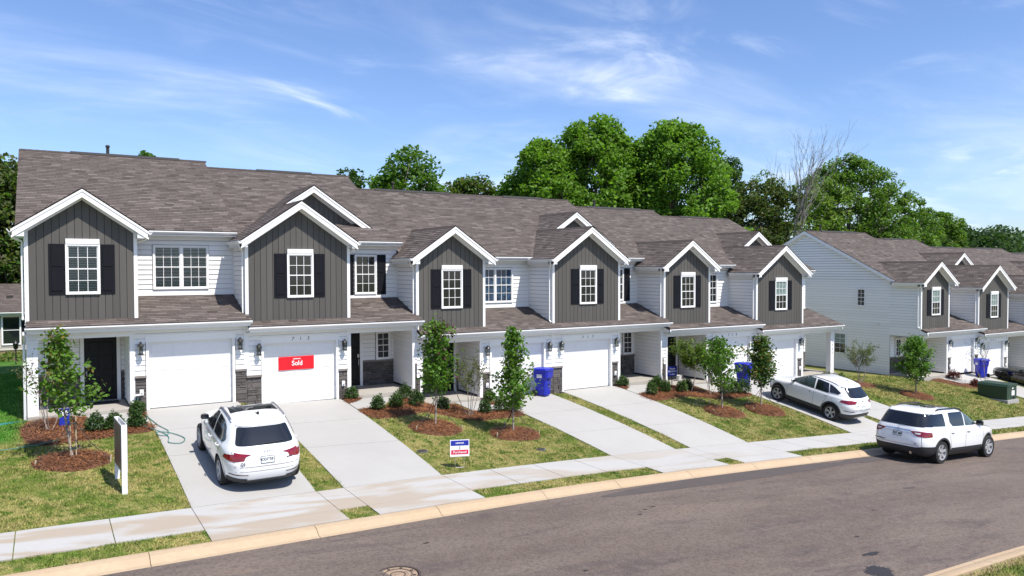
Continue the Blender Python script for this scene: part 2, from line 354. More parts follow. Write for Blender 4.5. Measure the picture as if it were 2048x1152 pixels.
# ---- road
def asphalt():
    mt = bpy.data.materials.new('asphalt'); mt.use_nodes = True; t = mt.node_tree; L = t.links.new; p = t.nodes['Principled BSDF']
    p.inputs['Roughness'].default_value = .88; p.inputs['Specular IOR Level'].default_value = .3
    geo = t.nodes.new('ShaderNodeNewGeometry')
    def nz(sc, det, lo, hi, mp=(1, 1, 1), dist=0):
        m_ = t.nodes.new('ShaderNodeMapping'); m_.inputs['Scale'].default_value = mp; m_.inputs['Rotation'].default_value = (0, 0, R(-3)); L(geo.outputs['Position'], m_.inputs[0])
        n = t.nodes.new('ShaderNodeTexNoise'); n.inputs['Scale'].default_value = sc; n.inputs['Detail'].default_value = det; n.inputs['Roughness'].default_value = .65; n.inputs['Distortion'].default_value = dist; L(m_.outputs[0], n.inputs['Vector'])
        r = t.nodes.new('ShaderNodeMapRange'); r.interpolation_type = 'SMOOTHSTEP'; r.inputs[1].default_value = lo; r.inputs[2].default_value = hi; L(n.outputs[0], r.inputs[0]); return r.outputs[0]
    def mix(f, a, b, amt=1.0):
        m_ = t.nodes.new('ShaderNodeMix'); m_.data_type = 'RGBA'
        q = t.nodes.new('ShaderNodeMath'); q.operation = 'MULTIPLY'; L(f, q.inputs[0]); q.inputs[1].default_value = amt; L(q.outputs[0], m_.inputs[0])
        for s_, k in ((a, 6), (b, 7)):
            if isinstance(s_, tuple): m_.inputs[k].default_value = (*s_, 1)
            else: L(s_, m_.inputs[k])
        return m_.outputs[2]
    c = mix(nz(.28, 7, .38, .62, (.45, 1.5, 1), .6), (.114, .086, .070), (.160, .126, .103))
    c = mix(nz(1.1, 6, .48, .70, (.3, 1.5, 1), .6), c, (.074, .058, .054), .9)
    c = mix(nz(.5, 5, .60, .76, (.4, 1.3, 1), .3), c, (.195, .145, .108), .75)
    c = mix(nz(3.2, 8, .42, .66), c, (.155, .122, .104), .55)
    c = mix(nz(13, 6, .46, .62), c, (.062, .050, .047), .55)
    c = mix(nz(34, 4, .50, .64), c, (.19, .160, .140), .55)
    c = mix(nz(75, 2, .56, .68), c, (.035, .03, .03), .6)
    L(c, p.inputs['Base Color'])
    n = t.nodes.new('ShaderNodeTexNoise'); n.inputs['Scale'].default_value = 120; L(geo.outputs['Position'], n.inputs['Vector'])
    b = t.nodes.new('ShaderNodeBump'); b.inputs['Strength'].default_value = .3; b.inputs['Distance'].default_value = .01; L(n.outputs[0], b.inputs['Height']); L(b.outputs[0], p.inputs['Normal'])
    MATS['asphalt'] = mt
asphalt()
mat('asphalt_patch', (.078, .062, .057), .85, noise=[(2, .6, (.095, .078, .072)), (60, .4, (.033, .03, .03))], bump=(120, .3))
mat('wet_patch', (.022, .018, .017), .6, noise=[(20, .4, (.04, .034, .032))])
def road_z(x, v): return zs(x)-.115+.05*np.sin(np.pi*v/RW)
def strip(name, x0, x1, v0, v1, dz, mt, nx, nv, parent=None):
    xs = np.linspace(x0, x1, nx); vs = np.linspace(v0, v1, nv); X, Vv = np.meshgrid(xs, vs)
    Y = yk(X)-KW+.01-Vv; Z = road_z(X, Vv)+dz
    n, mm = X.shape; i = np.arange((n-1)*(mm-1)); a = (i//(mm-1))*mm+i % (mm-1)
    me = bpy.data.meshes.new(name); me.from_pydata(np.stack([X, Y, Z], -1).reshape(-1, 3).tolist(), [], np.stack([a, a+1, a+mm+1, a+mm], 1).tolist())
    return link(name, me, mt, parent, smooth=True)
road = struct(strip('road', -60, 120, 0, RW, 0, 'asphalt', 361, 13)); road['label'] = 'brown grey asphalt street'
def blob_on_road(name, cx, cv, a, b, mt, dz, seed, parent, rough=.18):
    rg = np.random.default_rng(seed); n = 96; th = np.linspace(0, 2*np.pi, n, endpoint=False)
    rad = 1+sum(rg.normal(0, rough/(k+1))*np.cos(k*th+rg.uniform(0, 6)) for k in range(2, 9))+(sum(rg.normal(0, rough*.28)*np.cos(k*th+rg.uniform(0, 6)) for k in range(11, 34, 3)) if mt == 'wet_patch' else 0)
    X = cx+a*np.cos(th)*rad; Vv = np.clip(cv+b*np.sin(th)*rad, .005, RW-.01); Y = yk(X)-KW+.01-Vv; Z = road_z(X, Vv)+dz
    MB().face(list(zip(X, Y, Z))).build(name, mt, parent)
blob_on_road('repair_patch', 14.5, .42, 5.2, .40, 'asphalt_patch', .004, 3, road, .06)
blob_on_road('repair_patch', 21.2, .35, 1.8, .33, 'asphalt_patch', .004, 5, road, .10)
blob_on_road('damp_patch', 10.95, 6.95, .36, .22, 'wet_patch', .004, 8, road, .2)
blob_on_road('damp_patch', 11.75, 6.3, .25, .07, 'wet_patch', .004, 9, road, .3)
blob_on_road('damp_patch', 18.2, 3.4, .3, .08, 'asphalt_patch', .004, 12, road, .3)
for i, (cx, cv) in enumerate([(9.0, 2.1), (9.4, 1.85), (9.75, 1.75), (5.6, 4.2), (12.5, 5.5), (3.6, 1.4), (14.9, 4.4), (7.3, 5.8)]):
    blob_on_road('dark_spot', cx, cv, .05+.05*random.random(), .03, 'wet_patch', .004, 20+i, road, .3)

# ---- manhole cover
def manhole(x, v):
    t = thing('manhole_cover', 'round rusty manhole cover in the asphalt street', 'manhole cover', (x, float(yk(x))-KW-v, float(road_z(x, v))))
    c = t.location
    mat('rust', (.30, .21, .14), .7, noise=[(9, .8, (.16, .115, .09)), (30, .5, (.40, .29, .19))], bump=(70, .5)); mat('rust_dark', (.05, .037, .03), .8)
    sl = Vector((-.06, 0, 0))
    def ring(nm, r0, r1, z0, z1, mt, n=40):
        o = MB().lathe([(r0, z0), (r0, z1), (r1, z1), (r1, z0)], c, n=n, close=False).build(nm, mt, t); return o
    ring('frame', .36, .40, -.02, .010, 'rust_dark'); MB().lathe([(.34, -.02), (.34, .007)], c, n=40).build('cover', 'rust', t)
    ring('rib', .24, .255, .0, .014, 'rust_dark'); ring('rib', .12, .135, .0, .014, 'rust_dark')
    for k in range(8):
        a = k*math.pi/4+.2; MB().lathe([(.035, .0), (.03, .013)], (c[0]+.29*math.cos(a), c[1]+.29*math.sin(a), c[2]), n=8).build('stud', 'rust_dark', t)
    MB().lathe([(.07, 0), (.06, .016)], c, n=16).build('boss', 'rust', t)
manhole(2.42, 2.62)

# ---- kerb, in cast lengths
def kerb_run(name, x0, x1, near, joints):
    root = struct(thing(name, 'tan concrete rolled kerb along the street', None, (x0, float(yk(x0)), float(zs(x0)))))
    prof = [(0, .0), (.09, .004), (.20, -.015), (.30, -.075), (.36, -.105), (KW, -.112), (KW, -.35), (0, -.35)]
    for a, b in zip(joints[:-1], joints[1:]):
        n = max(3, int((b-a)/.5)); mb = MB(); xs = np.linspace(a+.006, b-.006, n)
        for x in xs:
            y = float(yk(x)); z = float(zs(x))
            for (d, h) in prof:
                mb.v.append((x, (y-d) if not near else (y-2*KW-RW+d+.02), z+h))
        m_ = len(prof)
        for i in range(n-1):
            for k in range(m_): k2 = (k+1) % m_; mb.f.append((i*m_+k, i*m_+k2, (i+1)*m_+k2, (i+1)*m_+k))
        mb.f.append(tuple(range(m_-1, -1, -1))); mb.f.append(tuple((n-1)*m_+k for k in range(m_)))
        mb.build('kerb_stone', 'kerb', root)
kerb_run('kerb', -60, 120, False, [-60, -40, -25, -15, -10, -7, -4.2, -1.25, 1.85, 4.75, 7.8, 10.3, 13.1, 15.9, 18.6, 21.2, 24, 27, 30, 33, 36, 39, 42, 46, 50, 56, 70, 90, 120])
kerb_run('kerb', -60, 120, True, [-60, -20, 0, 5, 8, 10.6, 13.4, 16.2, 19, 22, 26, 32, 40, 60, 120])

# ---- concrete slabs that follow the ground
def slab(poly_fn, u0, u1, v0, v1, nu, nv, name, mt, parent, lift=.012, gap=.007, thick=.12):
    """poly_fn(u,v)->(x,y); grid following the terrain, with sides"""
    us = np.linspace(u0+gap, u1-gap, nu); vs = np.linspace(v0+gap, v1-gap, nv); mb = MB(); idx = {}
    for j, v in enumerate(vs):
        for i, u in enumerate(us):
            x, y = poly_fn(u, v); z = gz(x, y)+lift; idx[i, j] = len(mb.v); mb.v.append((float(x), float(y), z))
    for j in range(nv-1):
        for i in range(nu-1): mb.f.append((idx[i, j], idx[i+1, j], idx[i+1, j+1], idx[i, j+1]))
    rim = [idx[i, 0] for i in range(nu)]+[idx[nu-1, j] for j in range(1, nv)]+[idx[i, nv-1] for i in range(nu-2, -1, -1)]+[idx[0, j] for j in range(nv-2, 0, -1)]
    b = len(mb.v); mb.v += [(mb.v[q][0], mb.v[q][1], mb.v[q][2]-thick) for q in rim]
    for k in range(len(rim)): k2 = (k+1) % len(rim); mb.f.append((rim[k2], rim[k], b+k, b+k2))
    return mb.build(name, mt, parent)
def street_concrete():
    """pale concrete, with tan silt stains near the kerb"""
    mat('concrete_street', (.40, .395, .38), .85, noise=[(.6, .4, (.34, .335, .32)), (11, .3, (.36, .355, .345))], bump=(90, .12))
    mt = MATS['concrete_street']; t = mt.node_tree; L = t.links.new; p = t.nodes['Principled BSDF']; src = p.inputs['Base Color'].links[0].from_socket
    geo = t.nodes.new('ShaderNodeNewGeometry')
    mp = t.nodes.new('ShaderNodeMapping'); mp.inputs['Scale'].default_value = (.45, 1.5, 1); L(geo.outputs['Position'], mp.inputs[0])
    n = t.nodes.new('ShaderNodeTexNoise'); n.inputs['Scale'].default_value = .8; n.inputs['Detail'].default_value = 5; n.inputs['Distortion'].default_value = .5; L(mp.outputs[0], n.inputs['Vector'])
    r = t.nodes.new('ShaderNodeMapRange'); r.interpolation_type = 'SMOOTHSTEP'; r.inputs[1].default_value = .46; r.inputs[2].default_value = .60; L(n.outputs[0], r.inputs[0])
    sp = t.nodes.new('ShaderNodeSeparateXYZ'); L(geo.outputs['Position'], sp.inputs[0])
    rx = t.nodes.new('ShaderNodeMapRange'); rx.inputs[1].default_value = 2; rx.inputs[2].default_value = 20; rx.inputs[3].default_value = .75; rx.inputs[4].default_value = .12; L(sp.outputs[0], rx.inputs[0])
    q = t.nodes.new('ShaderNodeMath'); q.operation = 'MULTIPLY'; L(r.outputs[0], q.inputs[0]); L(rx.outputs[0], q.inputs[1])
    m_ = t.nodes.new('ShaderNodeMix'); m_.data_type = 'RGBA'; L(q.outputs[0], m_.inputs[0]); L(src, m_.inputs[6]); m_.inputs[7].default_value = (.32, .25, .175, 1); L(m_.outputs[2], p.inputs['Base Color'])
street_concrete()
GAR_Y = .06
for i, (a, b) in enumerate(DRIVES):
    root = struct(thing('driveway', 'pale concrete driveway up to a garage', None, ((a+b)/2, -5, gz((a+b)/2, -5))))
    xm = (a+b)/2; top = GAR_Y if i < 6 else -.94; yb = float(yk(xm))
    cuts = [top, top-2.9, top-5.4, yb+SWB]
    for y1, y0 in zip(cuts[:-1], cuts[1:]):
        if y0 == cuts[-1]: fn = lambda u, v, y1=y1: (u, yk(u)+SWB+(y1-(yk(u)+SWB))*v)
        else: fn = lambda u, v, y1=y1, y0=y0: (u, y0+(y1-y0)*v)
        slab(fn, a, b, 0, 1, 5, 9, 'slab', 'concrete', root, gap=.004)
    slab(lambda u, v: (u, yk(u)+SWF+(SWB-SWF)*v), a, b, 0, 1, 5, 5, 'slab', 'concrete_street', root, gap=.004)
    slab(lambda u, v: (u, yk(u)+.012+(SWF-.012)*v), a-.0, b+.0, 0, 1, 5, 4, 'apron', 'concrete_street', root, gap=.004)
# sidewalk slabs between the drives
SW = struct(thing('sidewalk', 'pale concrete sidewalk along the street', None, (0, float(yk(0))+1.5, float(zs(0)))))
edges = [-30]+[q for d in DRIVES for q in d]+[90]
for a, b in zip(edges[0::2], edges[1::2]):
    n = max(1, round((b-a)/1.55))
    for k in range(n):
        u0, u1 = a+(b-a)*k/n, a+(b-a)*(k+1)/n
        slab(lambda u, v: (u, yk(u)+SWF+(SWB-SWF)*v), u0, u1, 0, 1, 4, 4, 'paving_slab', 'concrete_street', SW, gap=.009)
# front walks to the porches
def poly_slab(P, name, mt, root, lift=.02, thick=.14, sub=10):
    mb = MB(); n = len(P); dens = []
    for i in range(n):
        a, b = P[i], P[(i+1) % n]; k = max(1, int(math.dist(a, b)/.3))
        dens += [(a[0]+(b[0]-a[0])*j/k, a[1]+(b[1]-a[1])*j/k) for j in range(k)]
    top = [(x, y, gz(x, y)+lift) for x, y in dens]
    mb.prism([(x, y, z-thick) for x, y, z in top], (0, 0, thick))
    return mb.build(name, mt, root)
WALKS = []
for k in range(3):
    o = 12.4*k
    WALKS.append([(-1.75+o, -1.95), (-.18+o, -1.95), (-.18+o, -1.15), (-.62+o, -1.1), (-.62+o, -.27), (-1.75+o, -.27)])
    WALKS.append([(6.19+o, -1.7), (7.0+o, -1.62), (8.3+o, -.27), (6.95+o, -.27), (6.19+o, -.95)])
WALKS.append([(42.2, -2.6), (43.45, -2.6), (43.45, -1.9), (43.0, -1.27), (42.2, -1.27)])
for w in WALKS:
    root = struct(thing('path', 'short concrete path between driveway and porch', None, (w[0][0], w[0][1], gz(*w[0]))))
    poly_slab(w, 'slab', 'concrete', root)
# ------------------------------------------------------------------ townhouses
UW = 6.2
EAVE_Y, EAVE_Z, RIDGE_Y, RIDGE_Z = 1.45, 5.72, 7.8, 8.92
MS = (RIDGE_Z-EAVE_Z)/(RIDGE_Y-EAVE_Y)
LR_Y, LR_Z, LR_S = -.43, 2.75, .34
def lowz(y): return LR_Z+LR_S*(y-LR_Y)
def clip_poly(P, poly):
    """Sutherland-Hodgman, convex ccw poly in 2d"""
    out = P
    for i in range(len(poly)):
        a, b = poly[i], poly[(i+1) % len(poly)]; inp = out; out = []
        if not inp: break
        def side(p): return (b[0]-a[0])*(p[1]-a[1])-(b[1]-a[1])*(p[0]-a[0])
        for j in range(len(inp)):
            p, q = inp[j-1], inp[j]; sp, sq = side(p), side(q)
            if sq >= 0:
                if sp < 0: t = sp/(sp-sq); out.append((p[0]+t*(q[0]-p[0]), p[1]+t*(q[1]-p[1])))
                out.append(q)
            elif sp >= 0: t = sp/(sp-sq); out.append((p[0]+t*(q[0]-p[0]), p[1]+t*(q[1]-p[1])))
    return out
SH_MESH = {}
def shingle_mesh(q, w, h):
    key = (q, round(w, 3))
    if key not in SH_MESH:
        me = bpy.data.meshes.new('shingle')
        me.from_pydata([(0, 0, 0), (w, 0, 0), (0, 0, .02), (w, 0, .02), (w, h, .006), (0, h, .006)], [], [(2, 3, 4, 5), (0, 1, 3, 2), (0, 2, 5), (1, 4, 3)])
        a = me.attributes.new('tone', 'FLOAT', 'FACE'); a.data.foreach_set('value', [q/10]*4); me.materials.append(MATS['shingle']); SH_MESH[key] = me
    return SH_MESH[key]
class Roof:
    """collects shingle tabs on roof planes; the largest in view become objects"""
    def __init__(s, indiv): s.indiv = indiv; s.c = []        # (area, part, origin, e1, e2, n, w, h, tone)
    def plane(s, part, pts, off, exposure=.145, tab=.305):
        P = [Vector((p[0]+off[0], p[1]+off[1], p[2]+off[2])) for p in pts]
        n = (P[1]-P[0]).cross(P[2]-P[0]).normalized()
        if n.z < 0: P.reverse(); n = -n
        e1 = Vector((-n.y, n.x, 0)); e1 = e1.normalized() if e1.length > 1e-6 else Vector((1, 0, 0)); e2 = n.cross(e1)
        if e2.z < 0: e1, e2 = -e1, -e2
        o = min(P, key=lambda p: p.z); loc = [((p-o).dot(e1), (p-o).dot(e2)) for p in P]
        A = sum(loc[i-1][0]*loc[i][1]-loc[i][0]*loc[i-1][1] for i in range(len(loc)))
        if A < 0: loc.reverse()
        s0, s1 = min(p[0] for p in loc), max(p[0] for p in loc); t1 = max(p[1] for p in loc)
        quads, butts, tones = [], [], []
        k = 0
        while k*exposure < t1:
            t = k*exposure; h = exposure+.02; x = s0-random.random()*tab
            shade = 0; run = 0
            while x < s1:
                w = tab-.007; tone = min(.78, max(0, random.gauss(.45, .17)))
                if run > 0: run -= 1; tone = shade
                elif random.random() < .12: shade = random.uniform(.84, 1.0); tone = shade; run = random.choice((0, 0, 1))
                q = [(x, t), (x+w, t), (x+w, t+h), (x, t+h)]
                c = clip_poly(q, loc)
                if len(c) >= 3:
                    if s.indiv and len(c) == 4 and abs((max(a[0] for a in c)-min(a[0] for a in c))-w) < .004 and abs((max(a[1] for a in c)-min(a[1] for a in c))-h) < .004:
                        org = o+e1*x+e2*t; d = org-CAM_POS; area = -n.dot(d)/d.length**3
                        s.c.append((area, part, org, e1, e2, n, w, h, tone))
                    else: s.tab(part, c, t, h, o, e1, e2, n, tone)
                x += tab
            k += 1
    def tab(s, part, c, t, h, o, e1, e2, n, tone):
        P = [o+e1*a+e2*b+n*(.02-.014*(b-t)/h) for a, b in c]
        part['_v'].append(P); part['_t'].append(tone)
    def finish(s, limit=300):
        s.c.sort(key=lambda r: -r[0])
        for (ar, part, org, e1, e2, n, w, h, tone) in s.c[:limit]:
            ob = bpy.data.objects.new('shingle', shingle_mesh(int(tone*10+.5), w, h)); COL.objects.link(ob)
            M_ = Matrix((e1, e2, n)).transposed().to_4x4(); M_.translation = org
            ob.matrix_world = M_; ob.parent = part['o']; ob.matrix_parent_inverse = wmat(part['o']).inverted()
        for (ar, part, org, e1, e2, n, w, h, tone) in s.c[limit:]:
            s.tab(part, [(0, 0), (w, 0), (w, h), (0, h)], 0, h, org, e1, e2, n, tone)
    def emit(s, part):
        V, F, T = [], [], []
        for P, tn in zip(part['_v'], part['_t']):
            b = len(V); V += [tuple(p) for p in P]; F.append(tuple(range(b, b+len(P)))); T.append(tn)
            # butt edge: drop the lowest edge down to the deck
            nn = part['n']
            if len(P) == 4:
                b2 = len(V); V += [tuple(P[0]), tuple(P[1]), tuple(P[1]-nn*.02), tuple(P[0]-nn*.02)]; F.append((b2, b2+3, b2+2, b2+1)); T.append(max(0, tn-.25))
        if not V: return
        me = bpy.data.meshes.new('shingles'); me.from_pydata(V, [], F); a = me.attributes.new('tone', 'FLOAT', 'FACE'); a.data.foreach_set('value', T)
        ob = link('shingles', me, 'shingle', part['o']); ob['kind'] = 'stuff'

def siding_course(mb, kind, a, b, fix, z0, z1, face):
    """one lapped board; kind 'f': wall along u facing -y at y=fix; kind 's': wall along y at u=fix facing `face` (+1/-1)"""
    t0, t1 = .034, .007
    if kind == 'f': mb.hexa([(a, fix-t0, z0), (b, fix-t0, z0), (b, fix+.002, z0), (a, fix+.002, z0), (a, fix-t1, z1), (b, fix-t1, z1), (b, fix+.002, z1), (a, fix+.002, z1)])
    else:
        x0, x1, w = fix+face*t0, fix+face*t1, fix-face*.002
        mb.hexa([(x0, a, z0), (w, a, z0), (w, b, z0), (x0, b, z0), (x1, a, z1), (w, a, z1), (w, b, z1), (x1, b, z1)])
def siding(parent, off, kind, a, b, fix, z0, z1, face, indiv, holes=(), course=.165, topfn=None, mt='siding'):
    """topfn(t)->z upper limit at both ends (for gables / rake-cut walls, handled per course by trimming the ends)"""
    big = MB(off); n = int(math.ceil((z1-z0)/course-1e-6))
    for k in range(n):
        c0, c1 = z0+k*course, min(z1, z0+(k+1)*course)-.011; spans = [(a, b)]
        if topfn: spans = topfn((c0+c1)/2)
        part = []
        for (h0, h1, hz0, hz1) in holes:
            if c1 > hz0+.01 and c0 < hz1-.01:
                ns = []
                for s0, s1 in spans:
                    if h1 <= s0 or h0 >= s1: ns.append((s0, s1)); continue
                    for (q0, q1) in ((c0, hz0), (hz1, c1)):
                        if .015 < q1-q0 < c1-c0 and q0 >= c0 and q1 <= c1: part.append((max(s0, h0), min(s1, h1), q0, q1))
                    if h0 > s0: ns.append((s0, h0))
                    if h1 < s1: ns.append((h1, s1))
                spans = ns
        for s0, s1, q0, q1 in [(a_, b_, c0, c1) for a_, b_ in spans]+part:
            if s1-s0 < .02: continue
            if indiv: siding_course(m_ := MB(off), kind, s0, s1, fix, q0, q1, face); m_.build('siding_board', mt, parent)
            else: siding_course(big, kind, s0, s1, fix, q0, q1, face)
    if big.v: o = big.build('siding_boards', mt, parent); o['kind'] = 'stuff'
def stonework(parent, off, a, b, yf, z0, z1, indiv, rg):
    big = MB(off); z = z0
    while z < z1-.02:
        h = min(rg.uniform(.08, .20), z1-z)
        if z1-z-h < .04: h = z1-z
        u = a
        while u < b-.01:
            w = min(rg.uniform(.13, .46), b-u)
            if b-u-w < .08: w = b-u
            split = h > .12 and rg.random() < .5
            for (q0, q1) in ([(z, z+h*.5), (z+h*.5, z+h)] if split else [(z, z+h)]):
                g = .006; d = rg.uniform(.018, .045); j = lambda: rg.uniform(-.006, .006)
                m_ = MB(off) if indiv else big
                x0, x1, y0, y1 = u+g, u+w-g, q0+g, q1-g; i_ = .012
                m_.hexa([(x0, yf+.01, y0), (x1, yf+.01, y0), (x1, yf+.01, y1), (x0, yf+.01, y1),
                         (x0+i_+j(), yf-d+j(), y0+i_*.7+j()), (x1-i_+j(), yf-d+j(), y0+i_*.7+j()), (x1-i_+j(), yf-d+j(), y1-i_*.7+j()), (x0+i_+j(), yf-d+j(), y1-i_*.7+j())])
                if indiv: m_.build('stone', 'stone', parent)
            u += w
        z += h
    if big.v: o = big.build('stones', 'stone', parent); o['kind'] = 'stuff'

def window(parent, off, u0, u1, z0, z1, y, header=False, look='dark', sill=True, grid=(3, 2), detail=True):
    """single-hung window standing proud of the wall at depth y, facing -y"""
    w = MB(off); fr = .055
    top = z1-(.15 if header else 0)
    w.box(u0, u1, y-.06, y+.01, z0, z0+fr).box(u0, u1, y-.06, y+.01, top-fr, top).box(u0, u0+fr, y-.06, y+.01, z0+fr, top-fr).box(u1-fr, u1, y-.06, y+.01, z0+fr, top-fr)
    f = w.build('window', 'trim', parent)
    if header:
        MB(off).box(u0+.01, u1-.01, y-.075, y+.01, top, z1).build('window_header', 'trim', f)
    i0, i1, b0, b1 = u0+fr, u1-fr, z0+fr, top-fr; zm = (b0+b1)/2; st = .028
    s_ = MB(off)
    for (q0, q1, yy) in ((b0, zm+.02, y-.030), (zm-.005, b1, y-.018)):
        s_.box(i0, i1, yy-.012, yy+.012, q0, q0+st).box(i0, i1, yy-.012, yy+.012, q1-st, q1).box(i0, i0+st, yy-.012, yy+.012, q0+st, q1-st).box(i1-st, i1, yy-.012, yy+.012, q0+st, q1-st)
    s_.build('sash', 'trim', f)
    pm = {'dark': 'pane', 'curtain': 'pane_curtain', 'blind': 'glass', 'blue': 'pane_blue'}[look]
    for q0, q1, yy in ((b0+st, zm+.02-st, y-.028), (zm-.005+st, b1-st, y-.016)):
        MB(off).face([(i0+st, yy, q0), (i1-st, yy, q0), (i1-st, yy, q1), (i0+st, yy, q1)]).build('pane', pm if not (look == 'curtain' and q0 < zm-.1) else 'pane', f)
        if detail and grid:
            m_ = MB(off); nx, nz = grid
            for k in range(1, nx): xx = i0+st+(i1-i0-2*st)*k/nx; m_.box(xx-.008, xx+.008, yy-.012, yy-.002, q0, q1)
            for k in range(1, nz): zz = q0+(q1-q0)*k/nz; m_.box(i0+st, i1-st, yy-.011, yy-.003, zz-.008, zz+.008)
            m_.build('muntin', 'trim', f)
    if look == 'blind':
        MB(off).face([(i0, y+.004, b0), (i1, y+.004, b0), (i1, y+.004, b1), (i0, y+.004, b1)]).build('room_behind', 'interior', f)
        k = b0+.03
        m_ = MB(off)
        while k < b1-.02:
            m_.hexa([(i0+.02, y-.010, k), (i1-.02, y-.010, k), (i1-.02, y-.002, k+.006), (i0+.02, y-.002, k+.006), (i0+.02, y-.010, k+.022), (i1-.02, y-.010, k+.022), (i1-.02, y-.002, k+.028), (i0+.02, y-.002, k+.028)]); k += .05
        m_.build('blind', 'blind', f)
    return f
def shutter(parent, off, u0, u1, z0, z1, y):
    o = MB(off).box(u0, u1, y-.022, y, z0, z1).build('shutter', 'shutter', parent); zm = z0+(z1-z0)*.52; r = .055
    for (q0, q1) in ((z0+r+.03, zm-.03), (zm+.03, z1-r)):
        m_ = MB(off); m_.frustum(u0+r, u1-r, y-.0225, y-.034, q0, q1, .03); m_.build('raised_panel', 'shutter', o)
        MB(off).hexa([(u0+r, y-.022, q1-.005), (u1-r, y-.022, q1-.005), (u1-r, y-.022, q1), (u0+r, y-.022, q1), (u0+r+.02, y-.037, q1-.03), (u1-r-.02, y-.037, q1-.03), (u1-r, y-.037, q1), (u0+r, y-.037, q1)]).build('panel_moulding', 'shutter', o)
def gutter(parent, off, a, b, fix, z, kind='f', face=-1):
    """K-style gutter; kind 'f' runs along u at depth fix (front lip towards -y); 's' along y at u=fix, lip towards face*u"""
    prof = [(0, 0), (0, -.10), (-.055, -.10), (-.105, -.035), (-.105, 0), (-.095, 0), (-.095, -.03), (-.05, -.09), (-.01, -.09), (-.01, 0)]
    m_ = MB(off)
    if kind == 'f': m_.prism([(a, fix+p, z+q) for p, q in prof], (b-a, 0, 0))
    else: m_.prism([(fix-face*p, a, z+q) for p, q in prof], (0, b-a, 0))
    return m_.build('gutter', 'trim', parent)
def downspout(parent, off, path, r=.035):
    return MB(off).tube(path, r, n=4).build('downspout', 'trim', parent)
def wall_lamp(parent, off, u, y, z):
    o = MB(off).box(u-.045, u+.045, y-.02, y, z-.06, z+.16).build('wall_lamp', 'black_metal', parent); c = (u, y-.13, z)
    MB(off).tube([(u, y-.02, z+.12), (u, y-.07, z+.20), (u, y-.13, z+.19)], .012, 6).build('bracket', 'black_metal', o)
    MB(off).lathe([(.02, .23), (.035, .2), (.05, .17), (.105, .105), (.105, .095), (.07, .09)], c, n=12).build('lamp_cap', 'black_metal', o)
    MB(off).lathe([(.062, -.14), (.075, .09)], c, n=10).build('lamp_glass', 'lamp_glass', o)
    MB(off).lathe([(.085, -.16), (.09, -.14), (.06, -.14)], c, n=12).build('lamp_base', 'black_metal', o)
    m_ = MB(off)
    for k in range(4):
        a = k*math.pi/2+math.pi/4; m_.tube([(u+.07*math.cos(a), y-.13+.07*math.sin(a), z-.15), (u+.085*math.cos(a), y-.13+.085*math.sin(a), z+.1)], .008, 4)
    m_.build('lamp_cage', 'black_metal', o)
def garage_door(parent, off, u0, u1, y, panels=True):
    d = MB(off).box(u0, u1, y, y+.05, .015, 2.13).build('garage_door', 'door_white', parent)
    MB(off).box(u0, u1, y-.012, y+.02, -.005, .016).build('weather_seal', 'rubber', d)
    ch = (2.13-.02)/4
    for r_ in range(4):
        z0 = .02+r_*ch
        MB(off).box(u0+.004, u1-.004, y-.010, y, z0+.006, z0+ch-.004).build('door_section', 'door_white', d)
        if panels:
            for c_ in range(4):
                a = u0+(u1-u0)*c_/4+.075; b = u0+(u1-u0)*(c_+1)/4-.075
                m_ = MB(off); i_ = .035
                # sunken frame with a raised field
                m_.frustum(a, b, y-.0105, y-.020, z0+.10, z0+ch-.10, .03); m_.build('raised_panel', 'door_white', d)
    return d
def front_door(parent, off, u0, u1, y, handle_left):
    o = MB(off).box(u0, u1, y-.05, y, .04, 2.08).build('front_door', 'front_door', parent)
    w = u1-u0
    for (q0, q1) in ((.25, .85), (1.0, 1.5), (1.6, 1.95)):
        for k in range(2):
            MB(off).frustum(u0+w*(.12+.42*k), u0+w*(.46+.42*k), y-.0505, y-.062, q0, q1, .03).build('raised_panel', 'front_door', o)
    m_ = MB(off); m_.box(u0-.11, u0, y-.07, y, 0, 2.2).box(u1, u1+.11, y-.07, y, 0, 2.2).box(u0, u1, y-.07, y, 2.08, 2.2); m_.build('door_frame', 'trim', o)
    MB(off).box(u0-.02, u1+.02, y-.10, y-.03, .0, .04).build('threshold', 'metal', o)
    hx = u0+.07 if handle_left else u1-.07
    MB(off).box(hx-.035, hx+.035, y-.075, y-.05, 1.12, 1.24).build('keypad', 'metal', o)
    MB(off).tube([(hx, y-.055, .80), (hx, y-.11, .84), (hx, y-.11, 1.02), (hx, y-.055, 1.06)], .014, 6).build('handle', 'metal', o)

